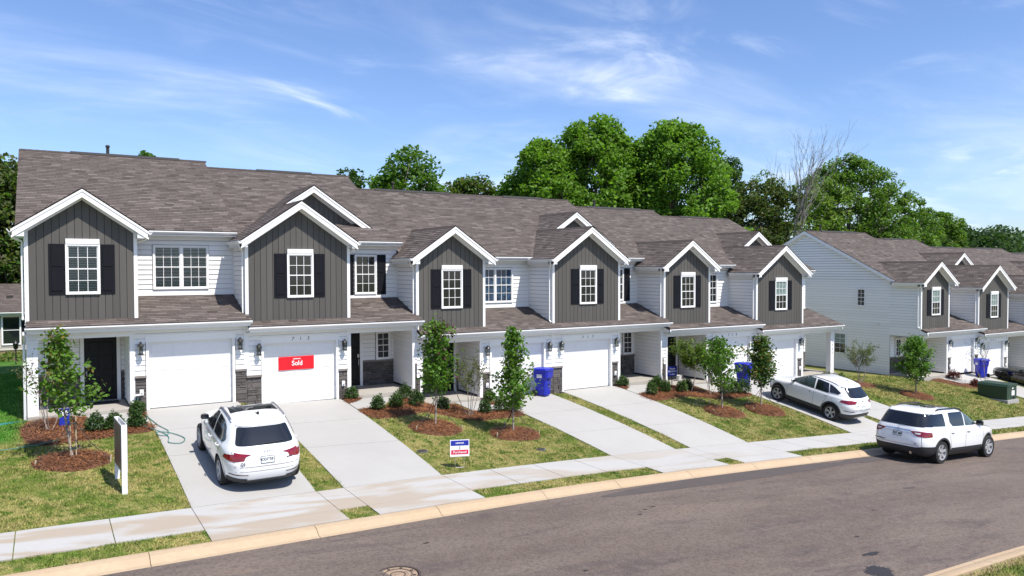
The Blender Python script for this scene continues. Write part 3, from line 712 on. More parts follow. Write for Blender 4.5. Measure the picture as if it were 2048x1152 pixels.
def gable(t, off, rf, c, half, eave_z, slope, yf, y_wall, ends, label, indiv, wallbox, returns=True, thick=.16):
    """cross gable: roof slabs, rake boards, soffits. ends=(y where eave meets the main roof, y where ridge meets it)"""
    pk = eave_z+half*slope; L_ = math.hypot(1, slope)
    roof = MB(off)
    for s in (-1, 1):
        A = (c+s*half, yf, eave_z); B = (c, yf, pk); C = (c, ends[1], pk); D = (c+s*half, ends[0], eave_z)
        roof.prism([A, B, C, D], (0, 0, -.03))
    o = roof.build(label, 'roof_deck', t)
    parts = {}
    for s in (-1, 1):
        nn = Vector((s*slope, 0, 1)).normalized(); pt = {'o': o, '_v': [], '_t': [], 'n': nn}
        rf.plane(pt, [(c+s*half, yf-.02, eave_z+.001), (c, yf-.02, pk+.001), (c, ends[1], pk+.001), (c+s*half, ends[0], eave_z+.001)], off); parts[s] = pt
    m_ = MB(off)      # ridge caps
    y = yf-.02; cap = MB(off)
    while y < ends[1]-.1:
        cap.prism([(c-.14, y, pk-.14*slope+.022), (c, y, pk+.024), (c+.14, y, pk-.14*slope+.022), (c, y, pk-.01)], (0, .2, .004)); y += .205
    cap.build('ridge_caps', 'shingle', o)
    for s in (-1, 1):
        hw = .205
        # rake board (front fascia) and its upper moulding
        P = [(c+s*(half), yf, eave_z-.035), (c, yf, pk-.035), (c, yf, pk-.035-hw*L_*.95), (c+s*half, yf, eave_z-.035-hw*L_*.95)]
        MB(off).prism(P, (0, .03, 0)).build('rake_board', 'trim', o)
        P = [(c+s*(half+.012), yf-.018, eave_z-.032), (c, yf-.018, pk-.030), (c, yf-.018, pk-.030-.06*L_), (c+s*(half+.012), yf-.018, eave_z-.032-.06*L_)]
        MB(off).prism(P, (0, .018, 0)).build('rake_moulding', 'trim', o)
        if wallbox is not None:      # frieze board on the wall under the rake soffit
            P = [(c+s*wallbox, y_wall-.03, pk-.205-wallbox*slope+.01), (c, y_wall-.03, pk-.195), (c, y_wall-.03, pk-.195-.11*L_), (c+s*wallbox, y_wall-.03, pk-.205-wallbox*slope-.11*L_)]
            MB(off).prism(P, (0, .03, 0)).build('frieze_board', 'trim', o)
        # sloping soffit
        dz = .205
        MB(off).prism([(c+s*half, yf+.03, eave_z-dz), (c, yf+.03, pk-dz), (c, y_wall+.02, pk-dz), (c+s*half, y_wall+.02, eave_z-dz)], (0, 0, .012)).build('soffit', 'soffit', o)
    return o, parts, pk
def boards(parent, off, c, wall0, wall1, y, zb, topfn, indiv, pitch=.196):
    n = round((wall1-wall0)/pitch); p = (wall1-wall0)/n; big = MB(off)
    for k in range(n):
        a, b = wall0+k*p+.007, wall0+(k+1)*p-.007
        pts = [(a, zb), (b, zb)]
        ts = [b, a] if not (a < c < b) else [b, c, a]
        pts += [(u, topfn(u)) for u in ts]
        if max(q[1] for q in pts[2:]) <= zb+.02: continue
        pts = [(u, max(zz, zb)) for u, zz in pts]
        m_ = MB(off) if indiv else big
        m_.prism([(u, y-.02, zz) for u, zz in pts], (0, .021, 0))
        if indiv: m_.build('board', 'board', parent)
    if big.v: o = big.build('boards', 'board', parent); o['kind'] = 'stuff'

def unit(typ, x0, yo, F, number, label, lod, first=False, last=False, blinds=False, lamps=True, look=None, dbl=None, flush=False, group='townhouses joined in the row'):
    """typ 'A': porch left under the gable, garage right; 'B': garage left under the gable, porch right. lod 0 = pieces as objects"""
    off = (x0, yo, F); rg = random.Random(int(x0*100)); ind = lod == 0
    t = thing('townhouse', label, 'townhouse', (x0+UW/2, yo+2, F), group)
    rf = Roof(lod == 0)
    A = typ == 'A'
    bw = 2.935 if A else 3.585
    u_l = -.0 if not first else 0
    # ---- solid walls
    core = MB(off); core.box(0, UW, 1.875, 13.9, -.6, 2.95); core.box(0, UW, 1.87, 13.9, 2.9, 5.68)
    wall = core.build('wall', 'lap_shade_wall', t)
    if lod <= 1:  # gable end
        pass
    # end walls (gable ends)
    for (flag, uu, face) in ((first, 0, -1), (last, UW, 1)):
        if not flag: continue
        g = MB(off).prism([(uu+face*.01, 1.6, 5.6), (uu+face*.01, RIDGE_Y, RIDGE_Z-.15), (uu+face*.01, 14.1, 5.6)], (-face*.3, 0, 0)); gw = g.build('gable_end', 'lap_shade_wall', t)
        def span(z):
            if z <= 5.62: return [(1.87, 13.9)]
            k = (z-5.62)/MS; return [(max(1.87, EAVE_Y+.15+k), 14.0-k)]
        siding(gw, off, 's', 1.87, 13.9, uu+face*.0, -.35, 8.7, face, False, topfn=lambda z: [q for q in span(z) if q[1]-q[0] > .05])
        siding(gw, off, 's', .02, 1.87, uu+face*.0, 2.95, 5.5, face, False) if uu == 0 else None
        siding(gw, off, 's', -.02, 1.87, uu+face*.0, 2.46, 2.95, face, False) if uu == 0 else None
        MB(off).prism([(uu+face*.03, EAVE_Y+.02, EAVE_Z-.05), (uu+face*.03, RIDGE_Y, RIDGE_Z-.05), (uu+face*.03, RIDGE_Y, RIDGE_Z-.30), (uu+face*.03, EAVE_Y+.02, EAVE_Z-.30)], (face*.05, 0, 0)).build('rake_board', 'trim', gw)
        MB(off).prism([(uu+face*.03, RIDGE_Y, RIDGE_Z-.05), (uu+face*.03, 14.15, EAVE_Z-.05), (uu+face*.03, 14.15, EAVE_Z-.30), (uu+face*.03, RIDGE_Y, RIDGE_Z-.30)], (face*.05, 0, 0)).build('rake_board', 'trim', gw)
    for (flag, uu, face) in ((first, -.25, -1), (last, UW+.25, 1)):
        if flag:
            for (ya, za, yb, zb_) in ((EAVE_Y, EAVE_Z, RIDGE_Y, RIDGE_Z), (RIDGE_Y, RIDGE_Z, 14.15, EAVE_Z)):
                MB(off).prism([(uu, ya, za-.02), (uu, yb, zb_-.02), (uu, yb, zb_-.20), (uu, ya, za-.20)], (face*.02, 0, 0)).build('barge_board', 'trim', t)
                MB(off).prism([(uu, ya, za-.175), (uu, yb, zb_-.175), (uu-face*.25, yb, zb_-.175), (uu-face*.25, ya, za-.175)], (0, 0, -.012)).build('verge_soffit', 'soffit', t)
    # ---- bump-out with board and batten gable
    bc = bw/2; half = 1.78 if A else 2.0; gs = .69; ez = 5.60; pk = ez+half*gs
    wtop = lambda u: pk-.205-gs*abs(u-bc)
    bump = MB(off); bump.prism([(0.01, .005, 2.8), (bw-.01, .005, 2.8), (bw-.01, .005, wtop(bw)), (bc, .005, wtop(bc)), (0.01, .005, wtop(0))], (0, 1.9, 0))
    bo = bump.build('gable_wall', 'board_gap', t)
    boards(bo, off, bc, .085, bw-.085, 0, 2.872, wtop, ind)
    MB(off).box(.085, bw-.085, -.028, 0, 2.845, 2.872).build('base_trim', 'board', bo)
    for (a, b, sgn) in ((-.02, .085, -1), (bw-.085, bw+.02, 1)):
        m_ = MB(off); m_.box(a, b, -.035, .0, 2.85, wtop((a+b)/2)+.0)
        ux = a if sgn < 0 else b-.025
        m_.box(ux, ux+.025, 0, .09, 2.88, 5.45); m_.build('corner_board', 'trim', bo)
    # side walls of the bump
    lo = lambda z: [(max(.09, LR_Y+(z-LR_Z)/LR_S+.05), 1.85)]
    siding(wall, off, 's', .09, 1.85, 0-.0, 2.95, 5.45, -1, ind, topfn=(lambda z: [(.09, 1.85)]) if not first else (lambda z: [(.09, 1.87)])) if not first else None
    siding(wall, off, 's', .09, 1.85, bw, 2.95, 5.45, 1, False, topfn=lo)
    if not first: MB(off).box(-.035, 0, 1.79, 1.85, 3.1, 5.45).build('corner_post', 'trim', wall)
    go, gp_, _ = gable(t, off, rf, bc, half, ez, gs, -.38, 0, (1.62, EAVE_Y+(pk-EAVE_Z)/MS), 'gable_roof', ind, bw/2)
    # boxed eaves and gutters of the gable
    for s in (-1, 1):
        ue = bc+s*half; uw = bc+s*(bw/2)
        MB(off).box(min(ue, uw), max(ue, uw), -.36, 1.7, ez-.225, ez-.21).build('eave_soffit', 'soffit', go)
        MB(off).prism([(ue, -.38+.03, ez-.03), (ue, -.35, ez-.235), (uw, -.35, ez-.235), (uw, -.35, ez-.03+abs(ue-uw)*gs)], (0, .36, 0)).build('eave_return', 'trim', go)
        MB(off).box(min(ue, ue-s*.02), max(ue, ue-s*.02), -.38, 1.6, ez-.20, ez-.02).build('fascia', 'trim', go)
        gutter(go, off, -.40, 1.55 if s < 0 else 1.0, ue, ez-.015, 's', s)
    # downspout at the left front corner of the bump
    ul = bc-half
    downspout(t, off, [(ul-.05, -.22, ez-.10), (ul-.05, -.22, ez-.16), (ul+.02, -.12, ez-.26), (-.07, .10, ez-.36), (-.07, .12, ez-.5), (-.07, .12, lowz(.12)+.10), (-.07, .02, lowz(0)+.05)])
    ur = bc+half
    downspout(t, off, [(ur+.04, -.2, ez-.11), (ur+.04, -.2, ez-.16), (ur-.06, -.08, ez-.26), (bw+.07, .07, ez-.33), (bw+.06, .1, ez-.36)])
    # ---- upper recessed wall
    uy = 1.85
    if A: w0, w1 = 3.59, 5.36
    else: w0, w1 = 4.44, 5.33
    zw0, zw1 = (3.735, 5.23) if A else (3.665, 5.20)
    siding(wall, off, 'f', bw+.03, UW-.035 if not last else UW-.05, uy, 3.42, 5.47, 0, ind, holes=[(w0-.02, w1+.02, zw0-.02, zw1+.02)])
    MB(off).box(bw, UW, uy-.03, uy+.01, 5.40, 5.62).build('frieze_board', 'trim', wall)
    MB(off).box(bw+.02, UW-.02, uy-.035, uy, 3.50, 3.60).build('flashing_board', 'trim', wall)
    lk = look or ('blind' if blinds else 'dark')
    if A:
        wm = (w0+w1)/2
        window(t, off, w0, wm+.02, zw0, zw1, uy-.005, look=dbl or lk); window(t, off, wm-.02+.005, w1, zw0, zw1, uy-.007, look=dbl or lk)
    else:
        window(t, off, w0, w1, zw0, zw1, uy-.005, look=lk)
        shutter(t, off, w1+.03, w1+.39, zw0-.02, zw1+.0, uy-.02); shutter(t, off, w0-.39, w0-.03, zw0-.02, zw1+.0, uy-.02)
    # gable window with shutters
    g0 = 1.017 if A else 1.365; g1 = g0+.912
    window(t, off, g0, g1, 3.668, 5.332, -.02, header=True, look=lk if look is None else 'curtain')
    for a, b in ((g0-.43, g0-.005), (g1+.005, g1+.40)): shutter(t, off, a, b, 3.67, 5.175, -.022)
    # ---- main roof
    l_, r_ = (-.25 if first else 0), (UW+.25 if last else UW-.0 if flush else UW+.06)
    m_ = MB(off); m_.prism([(l_, EAVE_Y, EAVE_Z), (l_, RIDGE_Y, RIDGE_Z), (l_, 14.15, EAVE_Z), (l_, 14.15, EAVE_Z-.14), (l_, RIDGE_Y, RIDGE_Z-.16), (l_, EAVE_Y, EAVE_Z-.14)], (r_-l_, 0, 0))
    mr = m_.build('main_roof', 'roof_deck', t)
    nn = Vector((0, -MS, 1)).normalized(); pt = {'o': mr, '_v': [], '_t': [], 'n': nn}
    rx_ = 0 if flush else .01; lx_ = .02 if first else 0
    rf.plane(pt, [(l_-lx_, EAVE_Y-.03, EAVE_Z-.014), (r_+rx_, EAVE_Y-.03, EAVE_Z-.014), (r_+rx_, RIDGE_Y, RIDGE_Z+.001), (l_-lx_, RIDGE_Y, RIDGE_Z+.001)], off)
    cap = MB(off); u = l_
    while u < r_-.1: cap.prism([(u, RIDGE_Y-.15, RIDGE_Z-.15*MS+.024), (u, RIDGE_Y, RIDGE_Z+.026), (u, RIDGE_Y+.15, RIDGE_Z-.15*MS+.024), (u, RIDGE_Y, RIDGE_Z-.01)], (.21, 0, .005)); u += .22
    cap.build('ridge_caps', 'shingle', mr)
    va, vb = (1.4, 5.3) if A else (2.2, 4.6)
    MB(off).prism([(va, RIDGE_Y-.17, RIDGE_Z-.17*MS+.03), (va, RIDGE_Y-.16, RIDGE_Z-.16*MS+.06), (va, RIDGE_Y, RIDGE_Z+.065), (va, RIDGE_Y+.17, RIDGE_Z-.17*MS+.03)], (vb-va, 0, 0)).build('ridge_vent', 'roof_vent', mr)
    MB(off).box(bw, UW+.02, EAVE_Y-.0, EAVE_Y+.025, EAVE_Z-.19, EAVE_Z-.02).build('fascia', 'trim', mr)
    MB(off).box(bw, UW, EAVE_Y+.02, uy, EAVE_Z-.19, EAVE_Z-.175).build('eave_soffit', 'soffit', mr)
    gutter(mr, off, bc+half-.05, UW+(.03 if not last else .22), EAVE_Y-.001, EAVE_Z-.03)
    pu = {0: 2.75, 1: 3.3}[0 if A else 1]
    pipe = MB(off).lathe([(.06, -.3), (.06, .32), (.085, .33), (.085, .38), (.05, .42)], (pu, RIDGE_Y+1.0, RIDGE_Z-.5+(.62 if A else .05)), n=12).build('vent_pipe', 'roof_vent', mr)
    # ---- second gable on type B
    parts = [pt, gp_[-1], gp_[1]]
    if not A:
        c2, h2, s2 = 3.1, 2.55, .68; e2 = 7.84-h2*s2; yf2 = 2.5
        w2 = lambda u: 7.84-.205-s2*abs(u-c2)
        zb2 = EAVE_Z+(2.85-EAVE_Y)*MS
        MB(off).prism([(c2-2.1, 2.86, zb2-.2), (c2+2.1, 2.86, zb2-.2), (c2+2.1, 2.86, w2(c2+2.1)), (c2, 2.86, 7.63), (c2-2.1, 2.86, w2(c2-2.1))], (0, .3, 0)).build('upper_gable_wall', 'board_gap', t)
        boards(t.children[-1] if False else [o for o in t.children if o.name.startswith('upper_gable_wall')][0], off, c2, c2-2.05, c2+2.05, 2.855, zb2-.05, w2, ind)
        ym = EAVE_Y+(7.84-EAVE_Z)/MS
        g2, gp2, _ = gable(t, off, rf, c2, h2, e2, s2, yf2, 2.85, (yf2+.05, ym), 'upper_gable_roof', ind, 2.0)
        parts += [gp2[-1], gp2[1]]
    # ---- lower roof
    l2, r2 = -.0, (UW+.2 if last else UW if flush else UW+.07)
    m_ = MB(off); m_.prism([(l2, LR_Y, LR_Z), (l2, 1.87, lowz(1.87)), (l2, 1.87, lowz(1.87)-.1), (l2, LR_Y, LR_Z-.08)], (r2-l2, 0, 0)); lr = m_.build('porch_roof', 'roof_deck', t)
    pt2 = {'o': lr, '_v': [], '_t': [], 'n': Vector((0, -LR_S, 1)).normalized()}
    rf.plane(pt2, [(l2, LR_Y-.03, lowz(LR_Y-.03)+.001), (r2+rx_, LR_Y-.03, lowz(LR_Y-.03)+.001), (r2+rx_, 1.84, lowz(1.84)+.001), (l2, 1.84, lowz(1.84)+.001)], off)
    parts.append(pt2)
    MB(off).box(l2, r2, LR_Y, LR_Y+.025, LR_Z-.20, LR_Z-.02).build('fascia', 'trim', lr)
    gutter(lr, off, l2-(.03 if first else 0), r2+(0 if flush else .03), LR_Y-.001, LR_Z-.025)
    MB(off).box(l2, r2, LR_Y+.02, .02, LR_Z-.21, LR_Z-.195).build('eave_soffit', 'soffit', lr)
    for ue in (l2, r2-.012)[:1 if flush else 2]:
        MB(off).prism([(ue, LR_Y, LR_Z-.03), (ue, .02, lowz(.02)-.06), (ue, .02, LR_Z-.21), (ue, LR_Y, LR_Z-.21)], (.014, 0, 0)).build('eave_end', 'trim', lr)
    if False: MB(off).prism([(l2-.02, LR_Y, LR_Z-.01), (l2-.02, 1.87, lowz(1.87)-.01), (l2-.02, 1.87, lowz(1.87)-.15), (l2-.02, LR_Y, LR_Z-.15)], (.02, 0, 0)).build('rake_board', 'trim', lr)
    if last: MB(off).prism([(r2, LR_Y, LR_Z-.01), (r2, 1.87, lowz(1.87)-.01), (r2, 1.87, lowz(1.87)-.15), (r2, LR_Y, LR_Z-.15)], (.02, 0, 0)).build('rake_board', 'trim', lr)
    rf.finish(300)
    for p_ in parts: rf.emit(p_)
    # ---- ground floor front
    zt = 2.56                                   # underside of the soffit
    if A: gl, gr, d0, d1, p0, p1 = 2.72, UW, 3.24, 5.754, (0 if first else .2), 2.72
    else: gl, gr, d0, d1, p0, p1 = 0, 3.6, .565, 3.08, 3.6, (UW if last else 6.04)
    fw = MB(off); cs = .085
    fw.box(gl, d0-cs, .0, .35, -.5, zt); fw.box(d1+cs, gr, .0, .35, -.5, zt); fw.box(d0-cs, d1+cs, .0, .35, 2.13+.19, zt)
    fw.box(gl, gr, .30, 1.88, -.5, zt)
    f = fw.build('garage_wall', 'mortar', t)
    MB(off).box(gl, gr, -.003, .29, 1.08, zt-.001).build('lap_shade_wall', 'siding', f) if False else None
    holes = [(d0-cs-.02, d1+cs+.02, -1, 2.345)]
    sz = 1.04
    siding(f, off, 'f', gl+(.12 if A else .075), gr-(.075 if A else .12), -.002, sz+.05, zt, 0, ind, holes=holes)
    # door casing
    MB(off).box(d0-cs, d0, -.035, .14, -.02, 2.13).build('door_casing', 'trim', f); MB(off).box(d1, d1+cs, -.035, .14, -.02, 2.13).build('door_casing', 'trim', f)
    MB(off).box(d0-cs-.02, d1+cs+.02, -.045, .14, 2.13, 2.345).build('door_header', 'trim', f)
    garage_door(t, off, d0, d1, .12, panels=lod < 2)
    # stone wainscot left and right of the door
    spans = [(gl+(.12 if A else 0), d0-cs), (d1+cs, gr-(0 if A else .12))]
    for a, b in spans:
        stonework(f, off, a, b, -.001, -.35, sz-.02, ind, rg)
        MB(off).box(a-.01, b+.01, -.075, .01, sz-.02, sz+.045).build('stone_cap', 'stone_cap', f)
    # corner boards
    L3 = [(gl-.02, gl+.12, -.035, .12, -.05, zt), (gr-.075, gr, -.035, 0, sz+.05, zt)] if A else [(gr-.12, gr+.02, -.035, .12, -.05, zt), (0, .075, -.035, 0, sz+.05, zt)]
    for q in L3: MB(off).box(*q).build('corner_board', 'trim', f)
    if lamps:
        for uu in ((d0-.24, d1+.22) if A else (d0-.185, d1+.265)): wall_lamp(t, off, uu, -.03, 1.93)
    ub = (gl+.12+d0-cs)/2+.02 if A else (d1+cs+gr-.12)/2
    ob = MB(off).box(ub-.055, ub+.055, -.085, -.04, .48, .66).build('outlet_box', 'plate_white', t); MB(off).lathe([(.02, 0), (.02, -.05)], (ub, -.085, .55), 'y', n=8).build('tap', 'metal', ob)
    # porch
    pb = 1.87; ps_ = .12
    MB(off).box(p0-.0, p1+.0, -.25, pb, -.30, ps_).build('porch_slab', 'concrete_porch', t)
    MB(off).box(p0, p1, .02, pb, 2.36, 2.40).build('porch_ceiling', 'soffit', t)
    bm = MB(off).box(p0-.02 if first else p0, p1+.02 if last else p1, -.03, .16, 2.34, zt+.02).build('porch_beam', 'trim', t)
    pw = MB(off).box(p0, p1, pb-.02, pb+.02, -.1, 2.4).build('porch_back_wall', 'mortar', t)
    if A: e0, e1 = 1.53, 2.47
    else: e0, e1 = 3.74, 4.62
    front_door(t, (off[0], off[1], off[2]+ps_), e0, e1, pb-.03, A)
    if A: pw0, pw1 = .45, 1.05
    else: pw0, pw1 = 5.28, 5.88
    window(t, off, pw0, pw1, 1.1, 2.2, pb-.05, look='dark', grid=(2, 2))
    siding(pw, off, 'f', p0, p1, pb-.02, 1.10, 2.36, 0, ind, holes=[(e0-.12, e1+.12, 0, 2.25), (pw0-.02, pw1+.02, 1.08, 2.22)])
    for a, b in ((p0, e0-.12), (e1+.12, p1)):
        stonework(pw, off, a, b, pb-.02, ps_, 1.03, ind, rg); MB(off).box(a, b, pb-.085, pb-.02, 1.03, 1.095).build('stone_cap', 'stone_cap', pw)
    # porch side walls
    if A: siding(f, off, 's', .12, pb-.03, gl, ps_+.08, 2.36, -1, ind); MB(off).box(gl-.03, gl, .12, pb-.03, -.02, ps_+.08).build('base_board', 'roof_vent', f)
    if not A and not last:
        sw = MB(off).box(p1, UW+.0, 0.0, pb, -.5, zt).build('party_wall', 'mortar', t)
        siding(sw, off, 's', .10, pb-.03, p1, ps_+.08, 2.36, -1, ind); MB(off).box(p1-.03, p1, .10, pb-.03, -.02, ps_+.08).build('base_board', 'roof_vent', sw)
        MB(off).box(p1-.03, p1+.075, -.035, .10, -.02, zt).build('corner_board', 'trim', sw)
        siding(sw, off, 'f', p1+.075, UW, -.002, sz+.05, zt, 0, ind); stonework(sw, off, p1+.075, UW, -.001, -.3, sz, ind, rg)
    if A and not first:
        sw = MB(off).box(0, p0, 0.0, pb, -.5, zt).build('party_wall', 'mortar', t)
        siding(sw, off, 'f', 0, p0-.075, -.002, sz+.05, zt, 0, ind); stonework(sw, off, 0, p0-.075, -.001, -.3, sz, ind, rg)
        MB(off).box(p0-.075, p0+.03, -.035, .10, -.02, zt).build('corner_board', 'trim', sw)
    # free corner posts
    if (A and first) or (not A and last):
        a = .0 if A else UW-.28; b = a+.28
        ps = MB(off).box(a, b, -.02, .26, -.3, 2.34).build('porch_post', 'trim', t)
        MB(off).box(a-.02, b+.02, -.04, .28, -.3, -.0).build('post_base', 'trim', ps); MB(off).box(a-.02, b+.02, -.045, .28, 2.22, 2.335).build('post_cap', 'trim', ps)
        side = MB(off).box(a if A else b-.16, a+.16 if A else b, .16, pb, 2.34, zt+.3).build('porch_beam', 'trim', t)
        if number:
            for k, ch in enumerate(number): text('house_number', ch, .17, (x0+(a+b)/2, yo-.025, F+1.62-.21*k), 'ink', ps, ext=.004)
        xx = a-.06 if A else b+.06
        downspout(t, off, [(xx, LR_Y-.05, LR_Z-.12), (xx, LR_Y-.05, LR_Z-.2), (xx, -.09, LR_Z-.42), (xx, .05 if A else .1, LR_Z-.5), (xx, .05 if A else .1, .0), (xx-.08 if A else xx+.08, -.05, -.12)])
    elif number:
        for k, ch in enumerate(number): text('house_number', ch, .17, (x0+(d0+d1)/2+(k-1)*.27-.02, yo-.046, F+2.24), 'ink', t, shear=.15, ext=.004)
    return t
F1 = dict(a=0, b=-.234, c=-.783, d=-.783, e=-1.104, f=-1.412)
X1 = -3.24
TA = unit('A', X1, 0, F1['a'], '711', 'end townhouse with white blinds in its upper windows and a corner post numbered 711', 0, first=True, blinds=True)
TB = unit('B', X1+UW, 0, F1['b'], '713', 'townhouse numbered 713 with the red Sold banner on its garage door', 0)
TC = unit('A', X1+2*UW, 0, F1['c'], '', 'townhouse with no number shown, between 713 and 717', 0, flush=True, dbl='blue')
TD = unit('B', X1+3*UW, 0, F1['d'], '717', 'townhouse numbered 717 over its white garage door', 0)
TE = unit('A', X1+4*UW, 0, F1['e'], '719', 'townhouse numbered 719 with a blue cart before its garage', 1)
TF = unit('B', X1+5*UW, 0, F1['f'], '721', 'end townhouse with curtains and a free corner post numbered 721', 1, last=True, look='dark')
# second row of townhouses down the street
X2, Y2 = 40.5, -1.0
g2 = 'townhouses joined in the far row'
FAR = unit('A', X2, Y2, -2.05, '', 'far end townhouse showing its bare pale siding side wall', 2, first=True, look='dark', group=g2)
unit('B', X2+UW, Y2, -2.42, '727', 'far townhouse with the black car parked at its garage', 2, look='dark', group=g2)
unit('A', X2+2*UW, Y2, -2.95, '', 'far townhouse cut by the picture edge, next after the black car', 2, look='dark', flush=True, group=g2)
unit('B', X2+3*UW, Y2, -2.95, '', 'far townhouse of which only the roof shows beyond the rest', 2, look='dark', group=g2)
unit('A', X2+4*UW, Y2, -3.3, '', 'far townhouse at the end of the roof line', 2, last=True, look='dark', group=g2)

def side_window(parent, x, y0, y1, z0, z1, look='dark'):
    """window in a wall facing -x"""
    before = set(bpy.data.objects)
    window(parent, (0, 0, 0), -y1, -y0, z0, z1, 0, look=look, grid=(2, 2))
    Mx = Matrix.Translation((x, 0, 0)) @ Matrix.Rotation(R(-90), 4, 'Z')
    for o in set(bpy.data.objects)-before: o.data.transform(Mx)
side_window(FAR, X2-.03, 2.45, 3.05, 2.02, 3.14); side_window(FAR, X2-.03, 3.75, 4.65, -1.05, .30, 'curtain')
MB().box(X2-.10, X2-.02, 1.55, 1.72, .92, 1.05).build('dryer_vent', 'trim', FAR)
# ------------------------------------------------------------------ cars
mat('paint_white', (.78, .785, .79), .18, spec=.6, coat=1.0); mat('paint_black', (.006, .006, .008), .15, coat=1)
mat('car_plastic', (.018, .019, .022), .55, noise=[(20, .3, (.026, .027, .03))]); mat('car_glass', (.008, .010, .013), .03, spec=.8)
mat('car_glass_clear', (.05, .075, .075), .03, spec=.8, noise=[(3, .7, (.01, .012, .014))])
mat('seam', (.10, .10, .105), .6); mat('seam_black', (.02, .02, .02), .6); mat('tail_red', (.22, .003, .008), .10, spec=.6, coat=.5, noise=[(9, .6, (.10, .002, .004))]); mat('tail_dark', (.06, .003, .006), .1, coat=.6)
mat('rim', (.42, .42, .43), .35, metal=.35); mat('rim_black', (.012, .012, .013), .35); mat('tyre', (.014, .014, .014), .85, bump=(60, .3)); mat('chrome', (.7, .7, .72), .1, metal=1); mat('chrome_soft', (.45, .45, .46), .3, metal=.8)
mat('plate', (.62, .66, .68), .4); mat('arch_dark', (.008, .008, .008), .9)
def pchip(x, xp, fp):
    xp = np.array(xp, float); fp = np.array(fp, float); h = np.diff(xp); d = np.diff(fp)/h; m_ = np.zeros_like(fp); m_[0], m_[-1] = d[0], d[-1]
    for i in range(1, len(fp)-1):
        if d[i-1]*d[i] > 0: w1, w2 = 2*h[i]+h[i-1], h[i]+2*h[i-1]; m_[i] = (w1+w2)/(w1/d[i-1]+w2/d[i])
    i = np.clip(np.searchsorted(xp, x)-1, 0, len(h)-1); t = (x-xp[i])/h[i]
    return (2*t**3-3*t*t+1)*fp[i]+(t**3-2*t*t+t)*h[i]*m_[i]+(-2*t**3+3*t*t)*fp[i+1]+(t**3-t*t)*h[i]*m_[i+1]
